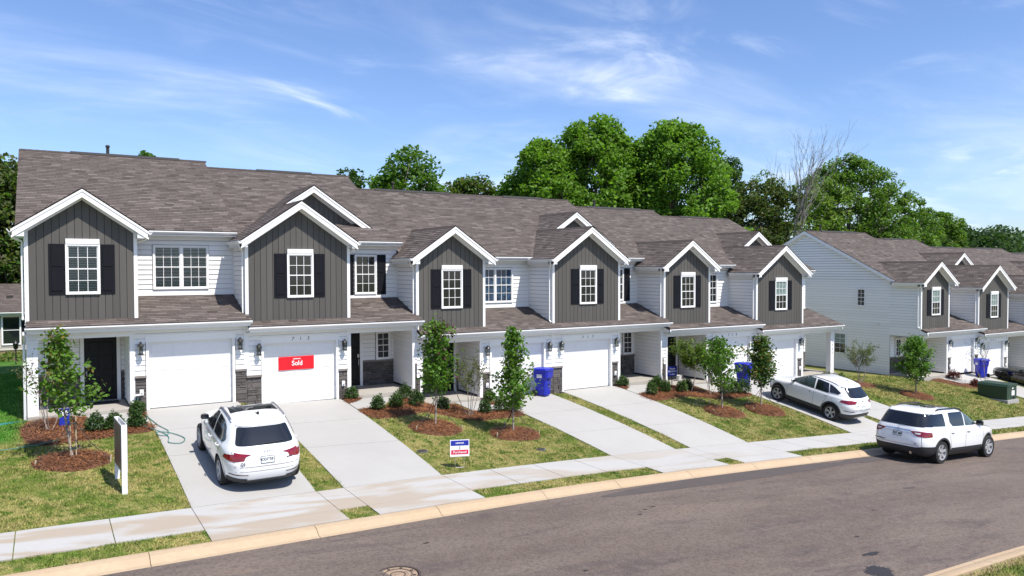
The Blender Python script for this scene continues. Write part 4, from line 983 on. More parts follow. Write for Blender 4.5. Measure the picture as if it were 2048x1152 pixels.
class Car:
    def __init__(s, label, pos, heading, pitch, spec, group=None, paint='paint_white'):
        s.sp = spec; s.paint = paint
        s.M = Matrix.Translation(pos) @ Matrix.Rotation(heading, 4, 'Z') @ Matrix.Rotation(pitch, 4, 'Y')
        s.t = thing('parked_car', label, 'car', pos, group)
        s.build_body()
    def put(s, mb, name, mt, parent=None, smooth=False, angle=None, bevel=None):
        me = bpy.data.meshes.new(name); me.from_pydata(mb.v, [], mb.f); me.transform(s.M)
        return link(name, me, mt, parent or s.t, smooth, angle, bevel)
    def build_body(s):
        k = s.sp['knots']; zz = [q[0] for q in k]; N = 64; nseg = 80
        u = np.linspace(0, 1, N); z = zz[0]+(zz[-1]-zz[0])*(1-(1-u)**1.35)
        xf = pchip(z, zz, [q[1] for q in k]); xr = pchip(z, zz, [q[2] for q in k]); w = pchip(z, zz, [q[3] for q in k])
        nf = np.interp(z, *s.sp.get('nf', ([0, .7, 1.0, 1.8], [3.6, 3.2, 3.4, 3.6]))); nr = np.interp(z, *s.sp.get('nr', ([0, .8, 1.1, 1.8], [4.5, 4.8, 4.6, 4.0])))
        V = []; xm0 = s.sp.get('xm', -.25)
        for i in range(N):
            xm = min(max(xm0, xr[i]+.1), xf[i]-.05) if xf[i]-xr[i] > .2 else (xf[i]+xr[i])/2
            for j in range(nseg):
                a = 2*math.pi*j/nseg; c, sn = math.cos(a), math.sin(a); n = nf[i] if c >= 0 else nr[i]; ext = (xf[i]-xm) if c >= 0 else (xm-xr[i])
                V.append((xm+ext*math.copysign(abs(c)**(2/n), c), w[i]*math.copysign(abs(sn)**(2/n), sn), z[i]))
        Fc = [(i*nseg+j, i*nseg+(j+1) % nseg, (i+1)*nseg+(j+1) % nseg, (i+1)*nseg+j) for i in range(N-1) for j in range(nseg)]
        Fc.append(tuple(range(nseg-1, -1, -1))); Fc.append(tuple((N-1)*nseg+j for j in range(nseg)))
        s.bvh = BVHTree.FromPolygons(V, Fc)
        me = bpy.data.meshes.new('body'); me.from_pydata(V, [], Fc); me.materials.append(MATS[s.paint]); me.materials.append(MATS['car_plastic']); me.materials.append(MATS['arch_dark'])
        zc = s.sp.get('clad', 0)
        for p in me.polygons:
            if p.center[2] < zc: p.material_index = 1
        fix_normals(me)
        ob = bpy.data.objects.new('body', me); COL.objects.link(ob)
        cut = MB(); ra = s.sp['ra']
        for x in s.sp['axles']:
            for sg in (-1, 1): cut.lathe([(ra, sg*.56), (ra, sg*1.3)], (x, 0, s.sp['rw']+.01), 'y', n=40)
        cm = bpy.data.meshes.new('cut'); cm.from_pydata(cut.v, [], cut.f); cm.materials.append(MATS['arch_dark']); fix_normals(cm)
        co = bpy.data.objects.new('cut', cm); COL.objects.link(co)
        b = ob.modifiers.new('b', 'BOOLEAN'); b.object = co; b.operation = 'DIFFERENCE'; b.solver = 'EXACT'
        try: b.material_mode = 'TRANSFER'
        except Exception: pass
        bpy.context.view_layer.update()
        m2 = bpy.data.meshes.new_from_object(ob.evaluated_get(bpy.context.evaluated_depsgraph_get()))
        bpy.data.objects.remove(ob); bpy.data.objects.remove(co)
        m2.polygons.foreach_set('use_smooth', [True]*len(m2.polygons)); m2.set_sharp_from_angle(angle=R(38)); m2.transform(s.M); m2.name = 'body'
        s.body = link('body', m2, None, s.t)
    def cast(s, p, d):
        h = s.bvh.ray_cast(Vector(p), Vector(d)); return h[0], h[1]
    def panel(s, name, P, view, mt, off=.009, cell=.05, parent=None, mirror=False):
        """P: 2d polygon. view 'side+','side-' (x,z); 'rear','front' (y,z); 'top' (x,y); or angle in degrees for a slanted horizontal view (s,z)"""
        for sg in ((1, -1) if mirror else (1,)):
            mb = MB()
            x0, x1 = min(p[0] for p in P), max(p[0] for p in P); y0, y1 = min(p[1] for p in P), max(p[1] for p in P)
            nx, ny = max(1, math.ceil((x1-x0)/cell)), max(1, math.ceil((y1-y0)/cell)); key = {}
            A = sum(P[i-1][0]*P[i][1]-P[i][0]*P[i-1][1] for i in range(len(P))); Q = P if A > 0 else P[::-1]
            for i in range(nx):
                for j in range(ny):
                    a, b = x0+(x1-x0)*i/nx, x0+(x1-x0)*(i+1)/nx; c, d = y0+(y1-y0)*j/ny, y0+(y1-y0)*(j+1)/ny
                    R_ = clip_poly(Q, [(a, c), (b, c), (b, d), (a, d)])
                    if len(R_) < 3: continue
                    idx = []
                    for (p, q) in R_:
                        kk = (round(p, 4), round(q, 4))
                        if kk not in key:
                            if view == 'side': o, dr = (p, sg*4, q), (0, -sg, 0)
                            elif view == 'rear': o, dr = (-6, p*sg, q), (1, 0, 0)
                            elif view == 'front': o, dr = (6, p*sg, q), (-1, 0, 0)
                            elif view == 'top': o, dr = (p, q*sg, 5), (0, 0, -1)
                            else:
                                an = R(view); p = p+s.sp['s0']; cx, cy = math.cos(an), math.sin(an)*sg      # looking from direction (cx,cy)
                                o, dr = (cx*6-cy*sg*p*sg if False else cx*6+(-math.sin(an))*p, (math.sin(an)*6+math.cos(an)*p)*sg, q), (-cx, -cy, 0)
                            o = (o[0]+1.3e-4, o[1]+1.7e-4, o[2]+1.1e-4); h, n = s.cast(o, dr)
                            if h is None: key[kk] = None
                            else:
                                if n.dot(Vector(dr)) > 0: n = -n
                                key[kk] = len(mb.v); mb.v.append(tuple(h+n*off))
                        if key[kk] is not None and (not idx or idx[-1] != key[kk]): idx.append(key[kk])
                    if len(set(idx)) >= 3: mb.f.append(tuple(dict.fromkeys(idx)))
            if mb.f: last = s.put(mb, name, mt, parent, smooth=True)
        return last
    def line(s, name, P, view, mt, wd=.012, off=.004, mirror=False):
        for a, b in zip(P[:-1], P[1:]):
            dx, dy = b[0]-a[0], b[1]-a[1]; l = math.hypot(dx, dy); nx, ny = -dy/l*wd/2, dx/l*wd/2
            s.panel(name, [(a[0]+nx, a[1]+ny), (a[0]-nx, a[1]-ny), (b[0]-nx, b[1]-ny), (b[0]+nx, b[1]+ny)], view, mt, off, .12, s.body, mirror)
    def wheels(s, style, rimmat='rim'):
        rw, tw = s.sp['rw'], .235; proto = None
        for x in s.sp['axles']:
            for sg in (1, -1):
                wy = s.sp['track']*sg
                wh = bpy.data.objects.new('wheel', None); COL.objects.link(wh); wh.location = s.M @ Vector((x, wy, rw)); adopt(wh, s.t)
                o = sg; c = (x, wy, rw)
                T = [(rw*.66, o*(-tw/2)), (rw*.94, o*(-tw/2)), (rw, o*(-tw*.36)), (rw, o*(tw*.36)), (rw*.95, o*(tw/2)), (rw*.70, o*(tw/2)), (rw*.67, o*(tw/2-.012)), (rw*.66, o*(tw*.2))]
                s.put(MB().lathe(T, c, 'y', n=36, close=False), 'tyre', 'tyre', wh, smooth=True, angle=40)
                s.put(MB().lathe([(rw*.675, o*(tw/2-.008)), (rw*.66, o*(tw/2+.004)), (rw*.63, o*(tw/2-.004)), (rw*.60, o*(tw*.1)), (.02, o*(tw*.05))], c, 'y', n=36, close=False), 'rim', rimmat, wh, smooth=True, angle=40)
                s.put(MB().lathe([(rw*.6, o*(tw*.12)), (.01, o*(tw*.13))], c, 'y', n=30), 'brake', 'arch_dark', wh)
                for k in range(style['n']):
                    for dv in style['dev']:
                        a0 = 2*math.pi*k/style['n']+.25; a1 = a0+dv; mb = MB()
                        r0, r1 = .05, rw*.645; w0, w1 = style['w']
                        def pt(r, a, wv, yy): return (x+r*math.cos(a)-wv*math.sin(a), wy+o*yy, rw+r*math.sin(a)+wv*math.cos(a))
                        yo, yi = tw/2+.0, tw/2-.03
                        mb.hexa([pt(r0, a0, -w0, yi-.02), pt(r1, a1, -w1, yi), pt(r1, a1, w1, yi), pt(r0, a0, w0, yi-.02), pt(r0, a0, -w0*.8, yo-.03), pt(r1, a1, -w1*.8, yo-.005), pt(r1, a1, w1*.8, yo-.005), pt(r0, a0, w0*.8, yo-.03)])
                        s.put(mb, 'spoke', rimmat, wh)
                s.put(MB().lathe([(.075, o*(tw/2-.05)), (.06, o*(tw/2-.02)), (.02, o*(tw/2-.016))], c, 'y', n=16), 'hub', rimmat, wh, smooth=True, angle=40)
    def arch_trim(s, r0, r1, mt, a0=-8, a1=188):
        for x in s.sp['axles']:
            for sg in (1, -1):
                mb = MB(); n = 26; ok = []
                for k in range(n+1):
                    a = R(a0+(a1-a0)*k/n)
                    for r in (r0, (r0+r1)/2, r1):
                        h, nn = s.cast((x+r*math.cos(a), sg*4, s.sp['rw']+.01+r*math.sin(a)), (0, -sg, 0))
                        mb.v.append(tuple(h+Vector((0, sg*.012, 0))) if h is not None else (x, sg*.9, s.sp['rw']))
                        ok.append(h is not None and abs(h.y) > .5)
                for k in range(n):
                    for j in range(2):
                        q = (k*3+j, k*3+j+1, (k+1)*3+j+1, (k+1)*3+j)
                        if all(ok[i] for i in q): mb.f.append(q)
                s.put(mb, 'wheel_arch', mt, s.t, smooth=True)
    def mirrors(s, x, z, mt, low='car_plastic', out=.10, size=(.08, .10, .07)):
        for sg in (1, -1):
            h, n = s.cast((x, sg*4, z-.06), (0, -sg, 0)); y = h.y+sg*out
            mb = MB(); N = 10
            for i in range(N+1):
                ph = math.pi*i/N
                for j in range(14):
                    th = 2*math.pi*j/14; cx = math.sin(ph)*math.cos(th); cy = math.sin(ph)*math.sin(th); cz = math.cos(ph)
                    f = lambda v: math.copysign(abs(v)**.7, v)
                    mb.v.append((x+size[0]*f(cx)*(1 if cx > 0 else .35), y+size[1]*f(cy), z+size[2]*f(cz)))
            for i in range(N):
                for j in range(14): mb.f.append((i*14+j, i*14+(j+1) % 14, (i+1)*14+(j+1) % 14, (i+1)*14+j))
            o = s.put(mb, 'side_mirror', mt, s.t, smooth=True)
            s.put(MB().box(x-.045, x-.036, y-size[1]*.85, y+size[1]*.85, z-size[2]*.8, z+size[2]*.75), 'mirror_glass', 'car_glass', o)
            s.put(MB().tube([(x+.02, h.y-sg*.01, z-.05), (x+.01, y, z-.05)], .028, 8), 'mirror_arm', low, o)
    def handles(s, spots, mt):
        for (x, z) in spots:
            for sg in (1, -1):
                h, n = s.cast((x, sg*4, z), (0, -sg, 0))
                s.put(MB().tube([(x-.10, h.y-sg*.005, z), (x-.08, h.y+sg*.03, z+.005), (x+.08, h.y+sg*.03, z), (x+.10, h.y-sg*.005, z)], .016, 6), 'door_handle', mt, s.t, smooth=True)
                s.put(MB().lathe([(.045, -.002), (.04, .003)], (x+.02, h.y, z-.008), 'y', n=12), 'handle_cup', 'seam', s.t)
    def rails(s, x0, x1, y, mt, lift=.035, r=.02):
        for sg in (1, -1):
            pts = []
            for k in range(13):
                x = x0+(x1-x0)*k/12; h, n = s.cast((x, sg*y, 5), (0, 0, -1)); e = 0 if k in (0, 12) else 1
                pts.append((x, sg*y, h.z+lift*e+(.0 if e else -.005)))
            s.put(MB().tube(pts, r, 6), 'roof_rail', mt, s.t, smooth=True)
    def wiper(s, P):
        pts = []
        for y, z in P:
            h, n = s.cast((-6, y, z), (1, 0, 0)); pts.append(tuple(h+Vector((-.02, 0, .01))))
        s.put(MB().tube(pts, .009, 5), 'rear_wiper', 'car_plastic', s.t)
    def rear_text(s, name, st, size, y, z, mt, bold=.0, xs=1, ext=.003, lift=.008):
        h, n = s.cast((-6, y, z), (1, 0, 0)); n = n if n.x < 0 else -n
        up = Vector((0, 0, 1)); right = up.cross(n).normalized(); up = n.cross(right)     # seen from behind, right is -y
        Rm = Matrix((right, up, n)).transposed(); M3 = s.M.to_3x3()
        return text(name, st, size, s.M @ (h+n*lift), mt, s.t, rot=M3 @ Rm, bold=bold, xscale=xs, ext=ext)
    def plate_(s, y, z, st, tint='plate'):
        w_, h_ = .155, .078
        o = s.panel('number_plate', [(y-w_, z-h_), (y+w_, z-h_), (y+w_, z+h_), (y-w_, z+h_)], 'rear', 'seam_black', .012, .2)
        s.panel('plate_face', [(y-w_+.012, z-h_+.012), (y+w_-.012, z-h_+.012), (y+w_-.012, z+h_-.012), (y-w_+.012, z+h_-.012)], 'rear', tint, .015, .2, o)
        if st: s.rear_text('plate_number', st, .10, y, z, 'ink', .003, .8, lift=.020)
def rr(x0, x1, y0, y1, r, n=4):
    P = []
    for cx, cy, a in ((x1-r, y0+r, -90), (x1-r, y1-r, 0), (x0+r, y1-r, 90), (x0+r, y0+r, 180)):
        P += [(cx+r*math.cos(R(a+90*k/n)), cy+r*math.sin(R(a+90*k/n))) for k in range(n+1)]
    return P
def round_poly(P, r=.04, n=3):
    out = []; m_ = len(P)
    for i in range(m_):
        p, a, b = Vector(P[i]), Vector(P[i-1]), Vector(P[(i+1) % m_]); d1, d2 = (a-p), (b-p); q = min(r, d1.length*.45, d2.length*.45)
        A, B = p+d1.normalized()*q, p+d2.normalized()*q
        for k in range(n+1): t = k/n; v = A*(1-t)**2+p*2*t*(1-t)+B*t*t; out.append((v.x, v.y))
    return out
def on_drive(x, y, wb):
    """pitch of a car whose nose points to +y on the sloping drive"""
    z0, z1 = gz(x, y-wb/2)+.012, gz(x, y+wb/2)+.012
    return (z0+z1)/2, -math.atan2(z1-z0, wb)

# --- compact SUV on the first driveway
spec = dict(knots=[(.20, 1.9, -1.95, .78), (.28, 2.10, -2.12, .86), (.40, 2.19, -2.20, .905), (.55, 2.24, -2.235, .92), (.70, 2.22, -2.24, .925), (.80, 2.15, -2.20, .922), (.88, 1.98, -2.18, .915), (.95, 1.68, -2.15, .905),
    (1.00, 1.30, -2.12, .89), (1.04, 1.02, -2.09, .868), (1.10, .90, -2.03, .84), (1.25, .60, -1.88, .785), (1.40, .28, -1.72, .715), (1.48, .04, -1.63, .665), (1.54, -.22, -1.50, .59), (1.58, -.48, -1.28, .47), (1.60, -.75, -1.0, .25)],
    axles=(1.36, -1.32), rw=.355, ra=.395, track=.785, clad=.285, s0=.90)
z_, p_ = on_drive(1.55, -6.28, 2.68)
C1 = Car('white compact SUV with a glass roof parked on the driveway of 711', (1.55, -6.30, z_), R(90), p_, spec, 'white cars parked along the street')
C1.panel('side_window', round_poly([(.86, 1.055), (.42, 1.33), (.10, 1.455), (-.35, 1.47), (-.42, 1.055)], .04), 'side', 'car_glass', mirror=True)
C1.panel('side_window', round_poly([(-.49, 1.06), (-.43, 1.47), (-.95, 1.44), (-1.25, 1.36), (-1.52, 1.14), (-1.40, 1.06)], .05), 'side', 'car_glass', mirror=True)
C1.panel('rear_window', round_poly([(-.66, 1.09), (.66, 1.09), (.56, 1.43), (-.56, 1.43)], .06), 'rear', 'car_glass')
C1.panel('spoiler', round_poly([(-.58, 1.445), (.58, 1.445), (.52, 1.50), (-.52, 1.50)], .02), 'rear', 'paint_white', .02)
C1.panel('windscreen', round_poly([(-.70, 1.06), (.70, 1.06), (.52, 1.46), (-.52, 1.46)], .06), 'front', 'car_glass')
C1.panel('glass_roof', round_poly([(.02, -.50), (.02, .50), (-.88, .56), (-.88, -.56)], .06), 'top', 'car_glass', .008)
C1.panel('tail_lamp', round_poly([(-.36, .80), (-.30, .885), (.20, .955), (.30, .93), (.28, .80), (.05, .77)], .02), 135, 'tail_red', .008, mirror=True)
C1.panel('tail_lamp', [(-.34, .93), (-.70, .97), (-.70, .855), (-.60, .84)], 'rear', 'tail_red', .010, mirror=True)
for sg in (-1, 1): C1.panel('reflector', [(sg*.42, .475), (sg*.80, .50), (sg*.80, .475), (sg*.42, .455)], 'rear', 'tail_dark', .008)
C1.panel('bumper_vent', round_poly([(-.42, .37), (-.82, .42), (-.84, .30), (-.50, .27)], .03), 'rear', 'car_plastic', .010, mirror=True)
C1.panel('diffuser', round_poly([(-.62, .255), (.62, .255), (.56, .335), (-.56, .335)], .03), 'rear', 'car_plastic', .012)
C1.line('seam', [(-.74, .97), (-.70, .66), (.70, .66), (.74, .97)], 'rear', 'seam', .010)
C1.line('seam', [(-.80, .555), (.80, .555)], 'rear', 'seam', .008)
C1.line('door_seam', [(-.45, 1.03), (-.47, .45), (-.50, .30)], 'side', 'seam', .010, mirror=True); C1.line('door_seam', [(.80, 1.02), (.86, .70), (.80, .30)], 'side', 'seam', .010, mirror=True)
C1.line('door_seam', [(-1.42, 1.04), (-1.20, .80), (-.92, .52), (-.86, .32)], 'side', 'seam', .010, mirror=True)
C1.line('sill_trim', [(.92, .295), (-.86, .295)], 'side', 'car_plastic', .06, .008, mirror=True)
C1.line('window_trim', [(.86, 1.045), (-1.42, 1.05)], 'side', 'chrome_soft', .014, .009, mirror=True)
C1.arch_trim(.395, .425, 'paint_white')
C1.wheels(dict(n=5, dev=(-.12, .12), w=(.030, .022))); C1.mirrors(.66, 1.10, 'car_plastic'); C1.handles([(-.30, .90), (-1.12, .93)], 'paint_white')
C1.rails(.10, -1.30, .62, 'chrome_soft', .03, .022); C1.wiper([(.02, 1.11), (-.40, 1.135)])
C1.plate_(0, .795, 'XXH*581')
for k in range(4):
    h, n = C1.cast((-6, .085-.057*k, .955), (1, 0, 0)); C1.put(MB().lathe([(.034, .004), (.040, .007), (.046, .004), (.040, .0), (.034, .004)], (h.x-.008, h.y, h.z), 'x', n=20, close=False), 'badge_ring', 'chrome_soft')
C1.rear_text('badge', 'Q3', .085, .54, .735, 'ink', .002); C1.rear_text('badge', 'quattro', .045, -.50, .80, 'ink', .001)
h, n = C1.cast((-1.13, 0, 5), (0, 0, -1))
mb = MB().lathe([(.045, .0), (.045, .012)], (-1.14, .0, h.z), n=14); C1.put(mb, 'roof_sticker', 'ink'); C1.put(MB().lathe([(.03, 0), (.02, .06), (.004, .075)], (-1.22, .0, h.z-.005), n=10), 'aerial', 'ink')

# --- crossover on the 719 driveway
spec = dict(knots=[(.20, 1.85, -1.95, .78), (.30, 2.08, -2.10, .87), (.42, 2.18, -2.17, .905), (.58, 2.23, -2.20, .92), (.72, 2.22, -2.235, .925), (.84, 2.13, -2.20, .92), (.92, 1.92, -2.16, .912), (.99, 1.6, -2.12, .90),
    (1.05, 1.25, -2.09, .88), (1.10, 1.0, -2.05, .85), (1.17, .86, -1.99, .825), (1.30, .58, -1.86, .77), (1.44, .27, -1.71, .70), (1.52, .03, -1.63, .65), (1.585, -.22, -1.50, .57), (1.63, -.5, -1.22, .44), (1.65, -.75, -.95, .24)],
    axles=(1.34, -1.33), rw=.352, ra=.39, track=.785, clad=.36, s0=.88)
z_, p_ = on_drive(26.02, -4.78, 2.67)
C2 = Car('white crossover with black arches and sill parked on the driveway of 719', (25.98, -4.80, z_), R(92), p_, spec, 'white cars parked along the street')
C2.panel('side_window', round_poly([(.88, 1.105), (.45, 1.37), (.12, 1.49), (-.32, 1.515), (-.40, 1.11)], .04), 'side', 'car_glass_clear', mirror=True)
C2.panel('side_window', round_poly([(-.46, 1.115), (-.40, 1.515), (-.95, 1.48), (-1.10, 1.14), (-1.06, 1.12)], .03), 'side', 'car_glass', mirror=True)
C2.panel('side_window', round_poly([(-1.13, 1.15), (-1.0, 1.47), (-1.25, 1.40), (-1.58, 1.24), (-1.50, 1.17)], .03), 'side', 'car_glass', mirror=True)
C2.panel('rear_window', round_poly([(-.62, 1.14), (0, 1.11), (.62, 1.14), (.56, 1.45), (-.56, 1.45)], .06), 'rear', 'car_glass')
C2.panel('spoiler', round_poly([(-.60, 1.455), (.60, 1.455), (.54, 1.54), (-.54, 1.54)], .02), 'rear', 'paint_white', .03)
C2.panel('windscreen', round_poly([(-.70, 1.12), (.70, 1.12), (.52, 1.50), (-.52, 1.50)], .06), 'front', 'car_glass')
C2.panel('tail_lamp', round_poly([(-.34, .90), (-.26, 1.0), (.10, 1.04), (.36, 1.01), (.30, .92), (.0, .88)], .03), 135, 'tail_red', .008, mirror=True)
C2.panel('tail_lamp', [(-.40, .965), (-.68, .99), (-.68, .90), (-.52, .905)], 'rear', 'tail_red', .010, mirror=True)
C2.panel('rear_bumper', round_poly([(-.86, .30), (.86, .30), (.86, .44), (.45, .50), (-.45, .50), (-.86, .44)], .03), 'rear', 'car_plastic', .008)
C2.panel('skid_plate', round_poly([(-.40, .27), (.40, .27), (.36, .36), (-.36, .36)], .02), 'rear', 'chrome_soft', .014)
for sg in (-1, 1): C2.panel('reflector', [(sg*.50, .60), (sg*.82, .615), (sg*.82, .585), (sg*.52, .57)], 'rear', 'tail_dark', .008)
C2.line('seam', [(-.70, .99), (-.60, .66), (.60, .66), (.70, .99)], 'rear', 'seam', .010)
for P in ([(-.43, 1.09), (-.46, .45), (-.48, .37)], [(.82, 1.06), (.88, .75), (.82, .37)], [(-1.12, 1.11), (-1.0, .80), (-.88, .55), (-.84, .38)]): C2.line('door_seam', P, 'side', 'seam', .010, mirror=True)
C2.line('window_trim', [(.88, 1.095), (-1.1, 1.105), (-1.52, 1.16)], 'side', 'chrome_soft', .014, .009, mirror=True)
C2.line('sill_trim', [(.90, .40), (-.86, .40)], 'side', 'car_plastic', .09, .008, mirror=True)
C2.line('crease_shade_line', [(1.0, .93), (-1.0, 1.0), (-1.9, 1.0)], 'side', 'seam', .006, .003, mirror=True)  # thin grey strip painted as the shade line of the door crease
C2.arch_trim(.385, .46, 'car_plastic')
C2.wheels(dict(n=5, dev=(-.15, .15), w=(.026, .030))); C2.mirrors(.64, 1.15, 'paint_white'); C2.handles([(-.28, .94), (-1.02, .97)], 'chrome')
C2.rails(.10, -1.35, .62, 'car_plastic', .012, .012); C2.plate_(0, .74, ''); C2.wiper([(.0, 1.16), (-.35, 1.17)])
h, n = C2.cast((-6, 0, .985), (1, 0, 0)); C2.put(MB().lathe([(.05, .004), (.057, .008), (.064, .004), (.057, 0), (.05, .004)], (h.x-.006, h.y, h.z), 'x', n=20, close=False), 'badge_ring', 'chrome_soft'); C2.rear_text('badge', 'H', .09, 0, .985, 'chrome_soft', .002, 1.2)
C2.rear_text('badge', 'TUCSON', .06, .42, .83, 'chrome_soft', .001)
h, n = C2.cast((-1.3, 0, 5), (0, 0, -1)); C2.put(MB().prism([(-1.22, -.012, h.z), (-1.36, -.02, h.z-.01), (-1.36, .02, h.z-.01), (-1.22, .012, h.z)], (-.03, 0, .05)), 'aerial', 'paint_white')

# --- large SUV at the kerb
spec = dict(knots=[(.24, 2.20, -2.30, .86), (.33, 2.45, -2.48, .945), (.48, 2.56, -2.57, .985), (.70, 2.60, -2.60, 1.0), (.90, 2.55, -2.575, 1.0), (1.00, 2.40, -2.555, .995), (1.08, 2.02, -2.535, .982), (1.13, 1.6, -2.515, .968),
    (1.17, 1.34, -2.50, .945), (1.24, 1.20, -2.46, .915), (1.40, .88, -2.37, .865), (1.58, .46, -2.25, .80), (1.68, .15, -2.15, .745), (1.745, -.15, -2.0, .66), (1.785, -.5, -1.7, .52), (1.80, -.85, -1.3, .28)],
    axles=(1.53, -1.54), rw=.385, ra=.43, track=.855, clad=.44, s0=1.09, xm=-.4, nr=([0, .8, 1.1, 1.8], [5.5, 6.0, 6.0, 5.0]))
cx_, cv_ = 24.30, 1.08
yy_ = -11.19; x_r, x_f = cx_-1.53, cx_+1.53
z_ = float(road_z(cx_, 1.0)); hd_ = math.atan2(float(yk(cx_+1.5)-yk(cx_-1.5)), 3)
C3 = Car('large white SUV with roof rails parked at the kerb on the street', (cx_, yy_, z_+.004), hd_, math.atan(.06), spec, 'white cars parked along the street')
C3.panel('side_window', round_poly([(1.16, 1.205), (.72, 1.46), (.36, 1.62), (.02, 1.66), (-.06, 1.21)], .04), 'side', 'car_glass_clear', mirror=True)
C3.panel('side_window', round_poly([(-.13, 1.215), (-.06, 1.665), (-.95, 1.66), (-1.0, 1.36), (-.86, 1.22)], .04), 'side', 'car_glass', mirror=True)
C3.panel('quarter_window', round_poly([(-1.30, 1.24), (-1.28, 1.65), (-1.95, 1.62), (-2.32, 1.26)], .04), 'side', 'car_glass', mirror=True)
C3.panel('rear_window', round_poly([(-.80, 1.22), (.80, 1.22), (.71, 1.62), (-.71, 1.62)], .05), 'rear', 'car_glass')
C3.panel('rear_window_wrap', [(-.30, 1.235), (.16, 1.235), (.12, 1.61), (-.30, 1.61)], 135, 'car_glass', .006, mirror=True)
C3.panel('spoiler', round_poly([(-.74, 1.63), (.74, 1.63), (.68, 1.715), (-.68, 1.715)], .02), 'rear', 'paint_white', .03)
C3.panel('windscreen', round_poly([(-.78, 1.20), (.78, 1.20), (.60, 1.64), (-.60, 1.64)], .06), 'front', 'car_glass')
C3.panel('sunroof', round_poly([(-.15, -.45), (-.15, .45), (-.85, .46), (-.85, -.46)], .05), 'top', 'car_glass', .008); C3.panel('rear_sunroof', round_poly([(-.98, -.42), (-.98, .42), (-1.45, .42), (-1.45, -.42)], .05), 'top', 'car_glass', .008)
C3.panel('tail_lamp', round_poly([(-.26, .93), (-.24, 1.07), (.20, 1.09), (.42, 1.07), (.26, .93), (.0, .90)], .02), 135, 'tail_red', .008, mirror=True)
C3.panel('tail_lamp', round_poly([(-.42, 1.07), (-.78, 1.08), (-.78, .93), (-.60, .95)], .01), 'rear', 'tail_red', .010, mirror=True)
C3.panel('lamp_lens', [(-.56, 1.035), (-.74, 1.04), (-.74, .99), (-.62, .99)], 'rear', 'plate', .014, mirror=True)
C3.panel('chrome_bar', round_poly([(-.44, 1.055), (.44, 1.055), (.44, 1.10), (-.44, 1.10)], .01), 'rear', 'chrome', .012)
C3.panel('rear_bumper', round_poly([(-.96, .36), (.96, .36), (.97, .60), (.6, .56), (-.6, .56), (-.97, .60)], .03), 'rear', 'car_plastic', .008)
C3.panel('bumper_wrap', [(-.38, .36), (.42, .40), (.42, .52), (.1, .60), (-.38, .60)], 135, 'car_plastic', .008, mirror=True)
C3.line('seam', [(-.76, 1.20), (-.80, .62), (.80, .62), (.76, 1.20)], 'rear', 'seam', .010)
for P in ([(-.10, 1.19), (-.12, .55), (-.14, .46)], [(1.10, 1.16), (1.14, .80), (1.06, .46)], [(-1.10, 1.20), (-1.14, .95), (-1.06, .72), (-.98, .48)]): C3.line('door_seam', P, 'side', 'seam', .010, mirror=True)
C3.line('sill_trim', [(1.02, .46), (-1.02, .46)], 'side', 'car_plastic', .10, .008, mirror=True)
C3.arch_trim(.425, .49, 'car_plastic')
C3.wheels(dict(n=6, dev=(0,), w=(.045, .050))); C3.mirrors(.92, 1.25, 'car_plastic', out=.12, size=(.10, .12, .10)); C3.handles([(.06, 1.03), (-.95, 1.03)], 'paint_white')
C3.rails(.10, -1.55, .68, 'car_plastic', .05, .024); C3.wiper([(.0, 1.24), (-.42, 1.26)]); C3.plate_(0, .93, 'FXT 420', 'plate')
h, n = C3.cast((-6, 0, 1.12), (1, 0, 0))
C3.put(MB().prism([(h.x-.02, .10, 1.08), (h.x-.02, .10, 1.11), (h.x-.02, .035, 1.11), (h.x-.02, .035, 1.135), (h.x-.02, -.035, 1.135), (h.x-.02, -.035, 1.11), (h.x-.02, -.10, 1.11), (h.x-.02, -.10, 1.08), (h.x-.02, -.035, 1.08), (h.x-.02, -.035, 1.055), (h.x-.02, .035, 1.055), (h.x-.02, .035, 1.08)], (.01, 0, 0)), 'badge', 'chrome_soft')
C3.rear_text('badge', 'TRAVERSE LT', .06, .60, .68, 'ink', .001, 1.2); C3.rear_text('badge', 'LT', .06, -.62, .68, 'ink', .001)
h, n = C3.cast((-6, -.48, .42), (1, 0, 0)); C3.put(MB().lathe([(.045, -.02), (.045, .08), (.035, .08), (.035, -.02)], (h.x-.02, -.48, .36), 'x', n=14), 'exhaust_tip', 'chrome')

# --- black car at the far row
spec = dict(knots=[(.17, 2.0, -2.1, .80), (.25, 2.25, -2.3, .90), (.38, 2.36, -2.38, .94), (.52, 2.38, -2.40, .95), (.66, 2.33, -2.40, .95), (.76, 2.20, -2.38, .945), (.84, 1.9, -2.35, .935), (.90, 1.55, -2.3, .92), (.95, 1.15, -2.22, .89), (1.00, .9, -1.9, .84),
    (1.12, .52, -1.65, .77), (1.25, .1, -1.3, .68), (1.31, -.15, -1.05, .58), (1.345, -.35, -.75, .40), (1.355, -.45, -.6, .22)], axles=(1.42, -1.39), rw=.36, ra=.40, track=.81, clad=.22)
z_, p_ = on_drive(48.0, -3.7, 2.8)
C4 = Car('low black coupe parked beyond the green transformer box', (47.98, -3.7, z_), R(90), p_, spec, None, 'paint_black')
C4.panel('side_window', round_poly([(.80, .985), (.35, 1.17), (-.1, 1.255), (-.9, 1.23), (-1.25, 1.05), (-1.15, 1.0)], .04), 'side', 'car_glass', mirror=True)
C4.panel('windscreen', round_poly([(-.72, .96), (.72, .96), (.52, 1.27), (-.52, 1.27)], .06), 'front', 'car_glass_clear')
C4.panel('rear_window', round_poly([(-.66, 1.02), (.66, 1.02), (.5, 1.25), (-.5, 1.25)], .06), 'rear', 'car_glass')
C4.panel('tail_lamp', [(-.3, .78), (-.8, .80), (-.8, .70), (-.3, .70)], 'rear', 'tail_red', .008, mirror=True)
